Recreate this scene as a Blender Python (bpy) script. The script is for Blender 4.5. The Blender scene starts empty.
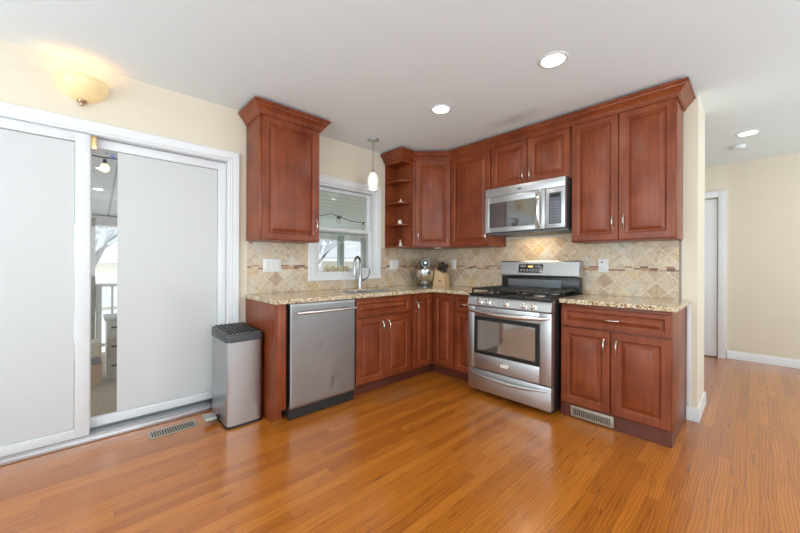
import bpy, bmesh, math, random
from mathutils import Vector, Matrix, Euler
PI = math.pi
random.seed(7)
scene = bpy.context.scene
COL = scene.collection

# ------------------------------------------------------------------ camera, world, lights, exposure
F_PX, YAW, ROLL = 334.07, 0.816, 0.004
cam_data = bpy.data.cameras.new('camera')
cam_data.sensor_width = 36.0
cam_data.lens = F_PX * 36.0 / 800.0
cam_data.shift_y = -(266.5 - 264.355) / 800.0
cam_data.clip_start = 0.05
cam = bpy.data.objects.new('camera', cam_data)
COL.objects.link(cam)
cam.location = (3.0073, -3.357, 1.1771)
fwd = Vector((-math.sin(YAW), math.cos(YAW), 0)); rgt = Vector((math.cos(YAW), math.sin(YAW), 0)); upv = Vector((0, 0, 1))
r2 = rgt * math.cos(ROLL) + upv * math.sin(ROLL); u2 = upv * math.cos(ROLL) - rgt * math.sin(ROLL)
cam.rotation_euler = Matrix((r2, u2, -fwd)).transposed().to_euler()
scene.camera = cam

scene.view_settings.view_transform = 'Standard'
scene.view_settings.look = 'None'
scene.view_settings.exposure = 0.28
scene.view_settings.gamma = 1.0
scene.view_settings.use_curve_mapping = False

world = bpy.data.worlds.new('overcast_sky'); scene.world = world
world.use_nodes = True
wnt = world.node_tree
bg = wnt.nodes['Background']
bg.inputs['Color'].default_value = (0.90, 0.95, 1.0, 1)
bg.inputs['Strength'].default_value = 1.4

def area(name, loc, rot, sx, sy, power, color=(1, 1, 1), shape='RECTANGLE', spread=PI):
    l = bpy.data.lights.new(name, 'AREA'); l.shape = shape; l.size = sx
    if shape in ('RECTANGLE', 'ELLIPSE'): l.size_y = sy
    l.energy = power; l.color = color; l.spread = spread
    o = bpy.data.objects.new(name, l); COL.objects.link(o); o.location = loc; o.rotation_euler = rot
    return o
# daylight lamps at unseen rear, right and hall windows, aimed up to brighten ceiling
DAY = (0.85, 0.945, 1.0)
UP = math.radians(50)
area('daylight_uplight_rear', (2.0, -6.10, 1.45), (PI / 2 + UP, 0, 0), 2.2, 1.5, 60, DAY)
area('daylight_uplight_rear_east', (4.6, -6.10, 1.45), (PI / 2 + UP, 0, 0), 1.4, 1.5, 36, DAY)
area('daylight_uplight_right', (5.90, -2.4, 1.45), (PI / 2 + UP, 0, PI / 2), 2.4, 1.6, 60, DAY)
area('daylight_uplight_hall', (5.90, 1.2, 1.45), (PI / 2 + UP, 0, PI / 2), 1.4, 1.6, 30, DAY)

DOWNLIGHTS = [(2.127, -1.206), (1.207, -1.200), (2.956, 1.356), (3.05, -1.2), (1.2, -3.2), (3.0, -3.2),
              (1.2, -4.9), (3.0, -4.9), (4.7, -1.2), (4.7, -3.2), (4.7, 1.356)]  # past the third: unseen ceiling lights added to light the room
DL_POWER = 1.6

# ------------------------------------------------------------------ materials
def nm(name):
    m = bpy.data.materials.new(name); m.use_nodes = True
    nt = m.node_tree
    return m, nt, nt.nodes['Principled BSDF']
def N(nt, t, **kw):
    n = nt.nodes.new(t)
    for k, v in kw.items(): setattr(n, k, v)
    return n
def L(nt, a, b): nt.links.new(a, b)
def ramp(nt, stops, interp='LINEAR'):
    r = N(nt, 'ShaderNodeValToRGB'); e = r.color_ramp.elements; r.color_ramp.interpolation = interp
    while len(e) > 1: e.remove(e[-1])
    e[0].position = stops[0][0]; e[0].color = (*stops[0][1], 1)
    for p, c in stops[1:]:
        x = e.new(p); x.color = (*c, 1)
    return r
def math_n(nt, op, a, b=None, clamp=False):
    n = N(nt, 'ShaderNodeMath', operation=op); n.use_clamp = clamp
    for i, v in enumerate((a, b)):
        if v is None: continue
        if isinstance(v, (int, float)): n.inputs[i].default_value = v
        else: L(nt, v, n.inputs[i])
    return n.outputs[0]
def mixc(nt, fac, a, b, mode='MIX'):
    n = N(nt, 'ShaderNodeMix', data_type='RGBA', blend_type=mode)
    for sock, v in ((n.inputs[0], fac), (n.inputs[6], a), (n.inputs[7], b)):
        if isinstance(v, (int, float)): sock.default_value = v
        elif isinstance(v, tuple): sock.default_value = (*v, 1)
        else: L(nt, v, sock)
    return n.outputs[2]
def simple(name, col, rough=0.5, metal=0.0, noise=0.0, scale=20, spec=0.5, coat=0.0, bump=0.0):
    m, nt, p = nm(name)
    p.inputs['Roughness'].default_value = rough; p.inputs['Metallic'].default_value = metal
    p.inputs['Specular IOR Level'].default_value = spec
    p.inputs['Coat Weight'].default_value = coat
    tc = N(nt, 'ShaderNodeTexCoord'); nz = N(nt, 'ShaderNodeTexNoise')
    nz.inputs['Scale'].default_value = scale; nz.inputs['Detail'].default_value = 3
    L(nt, tc.outputs['Object'], nz.inputs['Vector'])
    k = noise if noise else 0.02
    c = mixc(nt, nz.outputs['Fac'], tuple(x * (1 - k) for x in col), tuple(min(1, x * (1 + k)) for x in col))
    L(nt, c, p.inputs['Base Color'])
    if bump:
        b = N(nt, 'ShaderNodeBump'); b.inputs['Strength'].default_value = bump; b.inputs['Distance'].default_value = 0.002
        L(nt, nz.outputs['Fac'], b.inputs['Height']); L(nt, b.outputs[0], p.inputs['Normal'])
    return m

def cherry(name='cherry_wood', dark=(0.135, 0.021, 0.005), light=(0.300, 0.068, 0.019), rough=0.38):
    m, nt, p = nm(name)
    tc = N(nt, 'ShaderNodeTexCoord'); oi = N(nt, 'ShaderNodeObjectInfo')
    off = N(nt, 'ShaderNodeVectorMath', operation='ADD')
    sc = N(nt, 'ShaderNodeVectorMath', operation='SCALE'); sc.inputs['Scale'].default_value = 7.3
    cmb = N(nt, 'ShaderNodeCombineXYZ'); L(nt, oi.outputs['Random'], cmb.inputs[0]); L(nt, oi.outputs['Random'], cmb.inputs[2])
    L(nt, cmb.outputs[0], sc.inputs[0]); L(nt, tc.outputs['Object'], off.inputs[0]); L(nt, sc.outputs[0], off.inputs[1])
    mp = N(nt, 'ShaderNodeMapping'); mp.inputs['Scale'].default_value = (26, 26, 1.6); L(nt, off.outputs[0], mp.inputs[0])
    g = N(nt, 'ShaderNodeTexNoise'); g.inputs['Scale'].default_value = 1.5; g.inputs['Detail'].default_value = 6; g.inputs['Roughness'].default_value = .6
    L(nt, mp.outputs[0], g.inputs['Vector'])
    b = N(nt, 'ShaderNodeTexNoise'); b.inputs['Scale'].default_value = 4.5; b.inputs['Detail'].default_value = 2; L(nt, off.outputs[0], b.inputs['Vector'])
    f = math_n(nt, 'ADD', math_n(nt, 'MULTIPLY', g.outputs['Fac'], 0.5), math_n(nt, 'MULTIPLY', b.outputs['Fac'], 0.6))
    r = ramp(nt, [(0.36, dark), (0.74, light)]); L(nt, f, r.inputs[0])
    L(nt, r.outputs[0], p.inputs['Base Color'])
    p.inputs['Roughness'].default_value = rough
    p.inputs['Coat Weight'].default_value = 0.20; p.inputs['Coat Roughness'].default_value = 0.30; p.inputs['Specular IOR Level'].default_value = .35
    return m

def floor_mat():
    m, nt, p = nm('oak_strip_floor')
    tc = N(nt, 'ShaderNodeTexCoord'); s = N(nt, 'ShaderNodeSeparateXYZ'); L(nt, tc.outputs['Object'], s.inputs[0])
    W, LEN = 0.057, 1.15
    u = math_n(nt, 'DIVIDE', math_n(nt, 'ADD', s.outputs[0], 20.0), W)
    row = math_n(nt, 'FLOOR', u)
    wn = N(nt, 'ShaderNodeTexWhiteNoise', noise_dimensions='1D'); L(nt, row, wn.inputs['W'])
    v = math_n(nt, 'ADD', math_n(nt, 'DIVIDE', math_n(nt, 'ADD', s.outputs[1], 20.0), LEN), math_n(nt, 'MULTIPLY', wn.outputs['Value'], 9.0))
    seg = math_n(nt, 'FLOOR', v)
    cid = N(nt, 'ShaderNodeCombineXYZ'); L(nt, row, cid.inputs[0]); L(nt, seg, cid.inputs[1])
    w2 = N(nt, 'ShaderNodeTexWhiteNoise', noise_dimensions='2D'); L(nt, cid.outputs[0], w2.inputs['Vector'])
    # grain coordinates, shifted per board
    gy = math_n(nt, 'ADD', math_n(nt, 'MULTIPLY', s.outputs[1], 1.6), math_n(nt, 'MULTIPLY', w2.outputs['Value'], 57.0))
    gx = math_n(nt, 'ADD', math_n(nt, 'MULTIPLY', s.outputs[0], 36.0), math_n(nt, 'MULTIPLY', w2.outputs['Value'], 31.0))
    gc = N(nt, 'ShaderNodeCombineXYZ'); L(nt, gx, gc.inputs[0]); L(nt, gy, gc.inputs[1])
    g1 = N(nt, 'ShaderNodeTexNoise'); g1.inputs['Scale'].default_value = 1.9; g1.inputs['Detail'].default_value = 8; g1.inputs['Roughness'].default_value = .68; g1.inputs['Distortion'].default_value = .25
    L(nt, gc.outputs[0], g1.inputs['Vector'])
    wc = N(nt, 'ShaderNodeCombineXYZ')
    L(nt, math_n(nt, 'ADD', math_n(nt, 'MULTIPLY', s.outputs[0], 15.0), math_n(nt, 'MULTIPLY', w2.outputs['Value'], 43.0)), wc.inputs[0])
    L(nt, math_n(nt, 'ADD', math_n(nt, 'MULTIPLY', s.outputs[1], 3.4), math_n(nt, 'MULTIPLY', w2.outputs['Value'], 71.0)), wc.inputs[1])
    wv = N(nt, 'ShaderNodeTexWave', wave_type='BANDS', bands_direction='X'); wv.inputs['Scale'].default_value = 1.5; wv.inputs['Distortion'].default_value = 9; wv.inputs['Detail'].default_value = 1.5; wv.inputs['Detail Scale'].default_value = .55
    L(nt, wc.outputs[0], wv.inputs['Vector'])
    board = ramp(nt, [(0.0, (0.42, 0.122, 0.011)), (0.3, (0.50, 0.156, 0.014)), (0.6, (0.55, 0.176, 0.018)), (0.85, (0.60, 0.205, 0.024)), (1.0, (0.47, 0.140, 0.012))])
    L(nt, w2.outputs['Value'], board.inputs[0])
    gr = ramp(nt, [(0.30, (0.42, 0.33, 0.25)), (0.42, (0.90, 0.87, 0.84)), (0.60, (1, 1, 1)), (0.8, (1.08, 1.08, 1.06))]); L(nt, g1.outputs['Fac'], gr.inputs[0])
    c = mixc(nt, 1.0, board.outputs[0], gr.outputs[0], 'MULTIPLY')
    wr = ramp(nt, [(0.0, (0.66, 0.56, 0.46)), (0.30, (1, 1, 1)), (1.0, (1.04, 1.04, 1.04))]); L(nt, wv.outputs['Fac'], wr.inputs[0])
    c = mixc(nt, 0.75, c, wr.outputs[0], 'MULTIPLY')
    # short dark mineral streaks and knots in the oak
    kc = N(nt, 'ShaderNodeCombineXYZ')
    L(nt, math_n(nt, 'ADD', math_n(nt, 'MULTIPLY', s.outputs[0], 45.0), math_n(nt, 'MULTIPLY', w2.outputs['Value'], 91.0)), kc.inputs[0])
    L(nt, math_n(nt, 'MULTIPLY', s.outputs[1], 4.0), kc.inputs[1])
    kn = N(nt, 'ShaderNodeTexNoise'); kn.inputs['Scale'].default_value = 1.0; kn.inputs['Detail'].default_value = 3; L(nt, kc.outputs[0], kn.inputs['Vector'])
    kr = ramp(nt, [(0.645, (0, 0, 0)), (0.72, (1, 1, 1))]); L(nt, kn.outputs['Fac'], kr.inputs[0])
    c = mixc(nt, math_n(nt, 'MULTIPLY', kr.outputs[0], .65), c, (0.11, 0.040, 0.012))
    # greyish worn patch in front of the sink cabinet
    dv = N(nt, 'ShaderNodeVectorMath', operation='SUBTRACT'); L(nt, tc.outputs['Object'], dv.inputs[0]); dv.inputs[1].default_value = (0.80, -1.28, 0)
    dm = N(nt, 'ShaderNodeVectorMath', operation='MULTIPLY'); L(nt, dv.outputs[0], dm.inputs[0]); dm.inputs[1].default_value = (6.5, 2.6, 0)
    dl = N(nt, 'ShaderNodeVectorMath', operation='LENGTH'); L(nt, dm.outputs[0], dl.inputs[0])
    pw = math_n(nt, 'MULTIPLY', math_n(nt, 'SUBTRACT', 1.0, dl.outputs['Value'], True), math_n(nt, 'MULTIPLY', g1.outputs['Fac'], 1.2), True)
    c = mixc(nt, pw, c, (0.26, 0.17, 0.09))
    # gaps between boards
    fu = math_n(nt, 'FRACT', u); fv = math_n(nt, 'FRACT', v)
    eu = math_n(nt, 'MINIMUM', fu, math_n(nt, 'SUBTRACT', 1.0, fu)); ev = math_n(nt, 'MINIMUM', fv, math_n(nt, 'SUBTRACT', 1.0, fv))
    gap = math_n(nt, 'MAXIMUM', math_n(nt, 'LESS_THAN', eu, 0.016), math_n(nt, 'LESS_THAN', ev, 0.0013))
    c = mixc(nt, math_n(nt, 'MULTIPLY', gap, 0.55), c, (0.12, 0.04, 0.012))
    L(nt, c, p.inputs['Base Color'])
    rr = N(nt, 'ShaderNodeMapRange'); rr.inputs['To Min'].default_value = .24; rr.inputs['To Max'].default_value = .36
    L(nt, g1.outputs['Fac'], rr.inputs['Value']); L(nt, rr.outputs[0], p.inputs['Roughness'])
    p.inputs['Coat Weight'].default_value = 0.9; p.inputs['Coat Roughness'].default_value = 0.22; p.inputs['Coat IOR'].default_value = 1.62; p.inputs['Specular IOR Level'].default_value = .2
    b = N(nt, 'ShaderNodeBump'); b.inputs['Strength'].default_value = .25; b.inputs['Distance'].default_value = .0015
    h = math_n(nt, 'SUBTRACT', math_n(nt, 'MULTIPLY', g1.outputs['Fac'], .5), gap); L(nt, h, b.inputs['Height']); L(nt, b.outputs[0], p.inputs['Normal'])
    return m

def tile_mat():
    """diagonal tumbled travertine with a narrow mosaic band"""
    m, nt, p = nm('travertine_backsplash')
    tc = N(nt, 'ShaderNodeTexCoord'); s = N(nt, 'ShaderNodeSeparateXYZ'); L(nt, tc.outputs['Object'], s.inputs[0])
    u = math_n(nt, 'SUBTRACT', s.outputs[0], s.outputs[1]); z = s.outputs[2]
    T = 0.105 * math.sqrt(2)
    a = math_n(nt, 'DIVIDE', math_n(nt, 'ADD', math_n(nt, 'ADD', u, z), 10.0), T)
    b = math_n(nt, 'DIVIDE', math_n(nt, 'ADD', math_n(nt, 'SUBTRACT', u, z), 10.0), T)
    ia = math_n(nt, 'FLOOR', a); ib = math_n(nt, 'FLOOR', b)
    cid = N(nt, 'ShaderNodeCombineXYZ'); L(nt, ia, cid.inputs[0]); L(nt, ib, cid.inputs[1])
    w = N(nt, 'ShaderNodeTexWhiteNoise', noise_dimensions='2D'); L(nt, cid.outputs[0], w.inputs['Vector'])
    r = ramp(nt, [(0.0, (0.58, 0.46, 0.32)), (0.22, (0.66, 0.54, 0.39)), (0.45, (0.53, 0.39, 0.26)), (0.6, (0.69, 0.59, 0.45)), (0.74, (0.65, 0.48, 0.28)), (0.86, (0.50, 0.35, 0.24)), (0.93, (0.66, 0.60, 0.50)), (1.0, (0.58, 0.47, 0.34))])
    L(nt, w.outputs['Value'], r.inputs[0])
    n1 = N(nt, 'ShaderNodeTexNoise'); n1.inputs['Scale'].default_value = 26; n1.inputs['Detail'].default_value = 6; n1.inputs['Distortion'].default_value = 1.1
    L(nt, tc.outputs['Object'], n1.inputs['Vector'])
    nr = ramp(nt, [(0.28, (0.74, 0.68, 0.60)), (0.5, (1, 1, 1)), (0.72, (1.12, 1.12, 1.10))]); L(nt, n1.outputs['Fac'], nr.inputs[0])
    c = mixc(nt, 1.0, r.outputs[0], nr.outputs[0], 'MULTIPLY')
    fa = math_n(nt, 'FRACT', a); fb = math_n(nt, 'FRACT', b)
    ea = math_n(nt, 'MINIMUM', fa, math_n(nt, 'SUBTRACT', 1.0, fa)); eb = math_n(nt, 'MINIMUM', fb, math_n(nt, 'SUBTRACT', 1.0, fb))
    e = math_n(nt, 'MINIMUM', ea, eb)
    gr = math_n(nt, 'LESS_THAN', math_n(nt, 'ADD', e, math_n(nt, 'MULTIPLY', n1.outputs['Fac'], -.02)), 0.022)
    c = mixc(nt, math_n(nt, 'MULTIPLY', gr, .75), c, (0.70, 0.63, 0.52))
    # mosaic band
    Z0, Z1 = 1.128, 1.168
    inb = math_n(nt, 'MULTIPLY', math_n(nt, 'GREATER_THAN', z, Z0), math_n(nt, 'LESS_THAN', z, Z1))
    mr = math_n(nt, 'DIVIDE', math_n(nt, 'SUBTRACT', z, Z0), (Z1 - Z0) / 3); mi = math_n(nt, 'FLOOR', mr)
    w3 = N(nt, 'ShaderNodeTexWhiteNoise', noise_dimensions='1D'); L(nt, mi, w3.inputs['W'])
    mu = math_n(nt, 'ADD', math_n(nt, 'DIVIDE', math_n(nt, 'ADD', u, 10.0), 0.055), math_n(nt, 'MULTIPLY', w3.outputs['Value'], 7.0)); mj = math_n(nt, 'FLOOR', mu)
    c2 = N(nt, 'ShaderNodeCombineXYZ'); L(nt, mi, c2.inputs[0]); L(nt, mj, c2.inputs[1])
    w4 = N(nt, 'ShaderNodeTexWhiteNoise', noise_dimensions='2D'); L(nt, c2.outputs[0], w4.inputs['Vector'])
    r4 = ramp(nt, [(0.0, (0.30, 0.11, 0.06)), (0.2, (0.62, 0.50, 0.36)), (0.38, (0.13, 0.055, 0.035)), (0.55, (0.46, 0.20, 0.11)), (0.72, (0.66, 0.56, 0.42)), (0.85, (0.52, 0.29, 0.17))], 'CONSTANT')
    L(nt, w4.outputs['Value'], r4.inputs[0])
    fm = math_n(nt, 'FRACT', mr); fj = math_n(nt, 'FRACT', mu)
    gm = math_n(nt, 'MAXIMUM', math_n(nt, 'LESS_THAN', math_n(nt, 'MINIMUM', fm, math_n(nt, 'SUBTRACT', 1.0, fm)), .08), math_n(nt, 'LESS_THAN', math_n(nt, 'MINIMUM', fj, math_n(nt, 'SUBTRACT', 1.0, fj)), .03))
    cm = mixc(nt, math_n(nt, 'MULTIPLY', gm, .7), r4.outputs[0], (0.55, 0.46, 0.36))
    c = mixc(nt, inb, c, cm)
    L(nt, c, p.inputs['Base Color']); p.inputs['Roughness'].default_value = .42
    bp = N(nt, 'ShaderNodeBump'); bp.inputs['Strength'].default_value = .35; bp.inputs['Distance'].default_value = .002
    L(nt, math_n(nt, 'SUBTRACT', math_n(nt, 'MULTIPLY', n1.outputs['Fac'], .5), math_n(nt, 'MULTIPLY', gr, .8)), bp.inputs['Height']); L(nt, bp.outputs[0], p.inputs['Normal'])
    return m

def granite_mat():
    m, nt, p = nm('speckled_granite')
    tc = N(nt, 'ShaderNodeTexCoord')
    n1 = N(nt, 'ShaderNodeTexNoise'); n1.inputs['Scale'].default_value = 14; n1.inputs['Detail'].default_value = 6; n1.inputs['Roughness'].default_value = .7; L(nt, tc.outputs['Object'], n1.inputs['Vector'])
    r1 = ramp(nt, [(0.30, (0.40, 0.27, 0.13)), (0.45, (0.58, 0.44, 0.26)), (0.6, (0.70, 0.60, 0.42)), (0.75, (0.62, 0.54, 0.42))]); L(nt, n1.outputs['Fac'], r1.inputs[0])
    v = N(nt, 'ShaderNodeTexVoronoi'); v.inputs['Scale'].default_value = 110; L(nt, tc.outputs['Object'], v.inputs['Vector'])
    sp = N(nt, 'ShaderNodeSeparateColor'); L(nt, v.outputs['Color'], sp.inputs[0])
    c = mixc(nt, math_n(nt, 'GREATER_THAN', sp.outputs[0], .88), r1.outputs[0], (0.20, 0.13, 0.08))
    c = mixc(nt, math_n(nt, 'GREATER_THAN', sp.outputs[1], .86), c, (0.80, 0.76, 0.66))
    c = mixc(nt, math_n(nt, 'GREATER_THAN', sp.outputs[2], .88), c, (0.34, 0.17, 0.07))
    L(nt, c, p.inputs['Base Color']); p.inputs['Roughness'].default_value = .10
    return m

def steel_mat(name='brushed_steel', col=(0.56, 0.58, 0.60), rough=.38, axis=0):
    m, nt, p = nm(name)
    tc = N(nt, 'ShaderNodeTexCoord'); mp = N(nt, 'ShaderNodeMapping')
    mp.inputs['Scale'].default_value = {0: (2, 300, 300), 2: (300, 300, 2)}[axis]; L(nt, tc.outputs['Object'], mp.inputs[0])
    n = N(nt, 'ShaderNodeTexNoise'); n.inputs['Scale'].default_value = 1.0; n.inputs['Detail'].default_value = 2; L(nt, mp.outputs[0], n.inputs['Vector'])
    r = N(nt, 'ShaderNodeMapRange'); r.inputs['To Min'].default_value = rough - .05; r.inputs['To Max'].default_value = rough + .08; L(nt, n.outputs['Fac'], r.inputs['Value'])
    L(nt, r.outputs[0], p.inputs['Roughness'])
    p.inputs['Base Color'].default_value = (*col, 1); p.inputs['Metallic'].default_value = 1.0
    return m

def glass_mat(name, tint=(1, 1, 1), gloss=.08):
    m = bpy.data.materials.new(name); m.use_nodes = True; nt = m.node_tree; nt.nodes.clear()
    o = N(nt, 'ShaderNodeOutputMaterial'); t = N(nt, 'ShaderNodeBsdfTransparent'); g = N(nt, 'ShaderNodeBsdfGlossy'); mx = N(nt, 'ShaderNodeMixShader')
    t.inputs[0].default_value = (*tint, 1); g.inputs['Roughness'].default_value = .02
    fr = N(nt, 'ShaderNodeFresnel'); fr.inputs[0].default_value = 1.45
    L(nt, fr.outputs[0], mx.inputs[0]); L(nt, t.outputs[0], mx.inputs[1]); L(nt, g.outputs[0], mx.inputs[2]); L(nt, mx.outputs[0], o.inputs[0])
    return m

def film_mat(name='frosted_film'):
    m = bpy.data.materials.new(name); m.use_nodes = True; nt = m.node_tree; nt.nodes.clear()
    o = N(nt, 'ShaderNodeOutputMaterial')
    d = N(nt, 'ShaderNodeBsdfDiffuse'); d.inputs[0].default_value = (0.90, 0.90, 0.90, 1)
    t = N(nt, 'ShaderNodeBsdfTranslucent'); t.inputs[0].default_value = (0.97, 0.97, 0.96, 1)
    g = N(nt, 'ShaderNodeBsdfGlossy'); g.inputs['Roughness'].default_value = .35
    a = N(nt, 'ShaderNodeMixShader'); a.inputs[0].default_value = .52; L(nt, d.outputs[0], a.inputs[1]); L(nt, t.outputs[0], a.inputs[2])
    b = N(nt, 'ShaderNodeMixShader'); b.inputs[0].default_value = .03; L(nt, a.outputs[0], b.inputs[1]); L(nt, g.outputs[0], b.inputs[2])
    L(nt, b.outputs[0], o.inputs[0])
    return m

def emit(name, col, strength):
    m, nt, p = nm(name)
    p.inputs['Base Color'].default_value = (*col, 1)
    p.inputs['Emission Color'].default_value = (*col, 1); p.inputs['Emission Strength'].default_value = strength
    return m

def ceiling_mat():
    m, nt, p = nm('ceiling_paint')
    p.inputs['Roughness'].default_value = .85
    tc = N(nt, 'ShaderNodeTexCoord')
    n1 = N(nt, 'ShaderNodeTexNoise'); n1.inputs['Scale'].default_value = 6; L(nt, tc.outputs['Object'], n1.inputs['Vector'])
    # faint soft-edged darker ellipse above the range
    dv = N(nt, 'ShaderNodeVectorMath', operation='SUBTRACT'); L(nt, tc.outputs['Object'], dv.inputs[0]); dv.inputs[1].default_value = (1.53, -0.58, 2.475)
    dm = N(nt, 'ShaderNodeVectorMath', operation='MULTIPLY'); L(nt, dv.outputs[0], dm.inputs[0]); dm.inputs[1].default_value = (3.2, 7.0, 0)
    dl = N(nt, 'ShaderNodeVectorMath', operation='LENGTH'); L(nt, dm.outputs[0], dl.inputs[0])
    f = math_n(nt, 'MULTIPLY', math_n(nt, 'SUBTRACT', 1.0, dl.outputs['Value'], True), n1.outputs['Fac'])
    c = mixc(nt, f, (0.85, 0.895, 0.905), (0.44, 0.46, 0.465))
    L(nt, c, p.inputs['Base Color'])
    return m

M = {}
M['wall'] = simple('cream_wall_paint', (0.78, 0.695, 0.555), .7, noise=.015, scale=8)
M['white'] = simple('white_trim_paint', (0.80, 0.81, 0.82), .35)
M['vinyl'] = simple('white_vinyl', (0.78, 0.79, 0.80), .3)
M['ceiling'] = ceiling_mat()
M['floor'] = floor_mat()
M['cherry'] = cherry()
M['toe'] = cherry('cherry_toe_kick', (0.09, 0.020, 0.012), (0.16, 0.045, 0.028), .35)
M['bounce_floor'] = simple('pale_bounce_floor', (0.66, 0.70, 0.73), .95, noise=.05, scale=90)
M['bounce_white'] = simple('cool_white_bounce_wall', (0.80, 0.84, 0.86), .7)  # unseen walls coloured cool white so their bounce keeps the ceiling neutral
M['tile'] = tile_mat()
M['granite'] = granite_mat()
M['steel'] = steel_mat()
M['steel_v'] = steel_mat('brushed_steel_vertical', (0.50, 0.51, 0.52), .32, axis=2)
M['chrome_steel'] = steel_mat('bright_steel', (0.74, 0.74, 0.74), .22)
M['chrome'] = steel_mat('polished_nickel', (0.78, 0.74, 0.68), .16)
M['black'] = simple('black_enamel', (0.012, 0.012, 0.013), .30)
M['blackmat'] = simple('matte_black', (0.02, 0.02, 0.022), .55)
M['iron'] = simple('cast_iron', (0.02, 0.02, 0.021), .42, bump=.3, scale=200)
M['darkglass'] = simple('dark_oven_glass', (0.02, 0.02, 0.022), .04, spec=1.0)
M['gray'] = simple('gray_plastic', (0.16, 0.17, 0.18), .4)
M['lightgray'] = simple('light_gray_metal', (0.45, 0.44, 0.42), .4, metal=.6)
M['plastic'] = simple('white_plastic', (0.82, 0.82, 0.80), .3)
M['glass'] = glass_mat('window_glass')
M['film'] = film_mat()
M['brass'] = steel_mat('worn_brass', (0.70, 0.50, 0.25), .3)
M['bronze'] = steel_mat('bronze', (0.45, 0.30, 0.20), .35)
M['steel_dw'] = steel_mat('dishwasher_steel', (0.37, 0.37, 0.37), .34, axis=2)
M['faucet_steel'] = steel_mat('faucet_steel', (0.36, 0.37, 0.38), .28)
M['lid_dark'] = simple('dark_gray_plastic', (0.055, 0.058, 0.062), .35)
M['beech'] = simple('beech_block', (0.66, 0.45, 0.24), .4, noise=.12, scale=30)
M['lens'] = emit('downlight_lens', (1.0, 0.96, 0.90), 9)
M['ornament'] = simple('painted_wood_ornament', (0.55, 0.46, 0.30), .6, noise=.2, scale=60)
M['figurine'] = simple('white_ceramic', (0.80, 0.74, 0.62), .25)
M['vent'] = simple('vent_metal', (0.42, 0.36, 0.28), .4, metal=.5)
M['aluminium'] = steel_mat('sill_aluminium', (0.62, 0.63, 0.65), .35)

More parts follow.
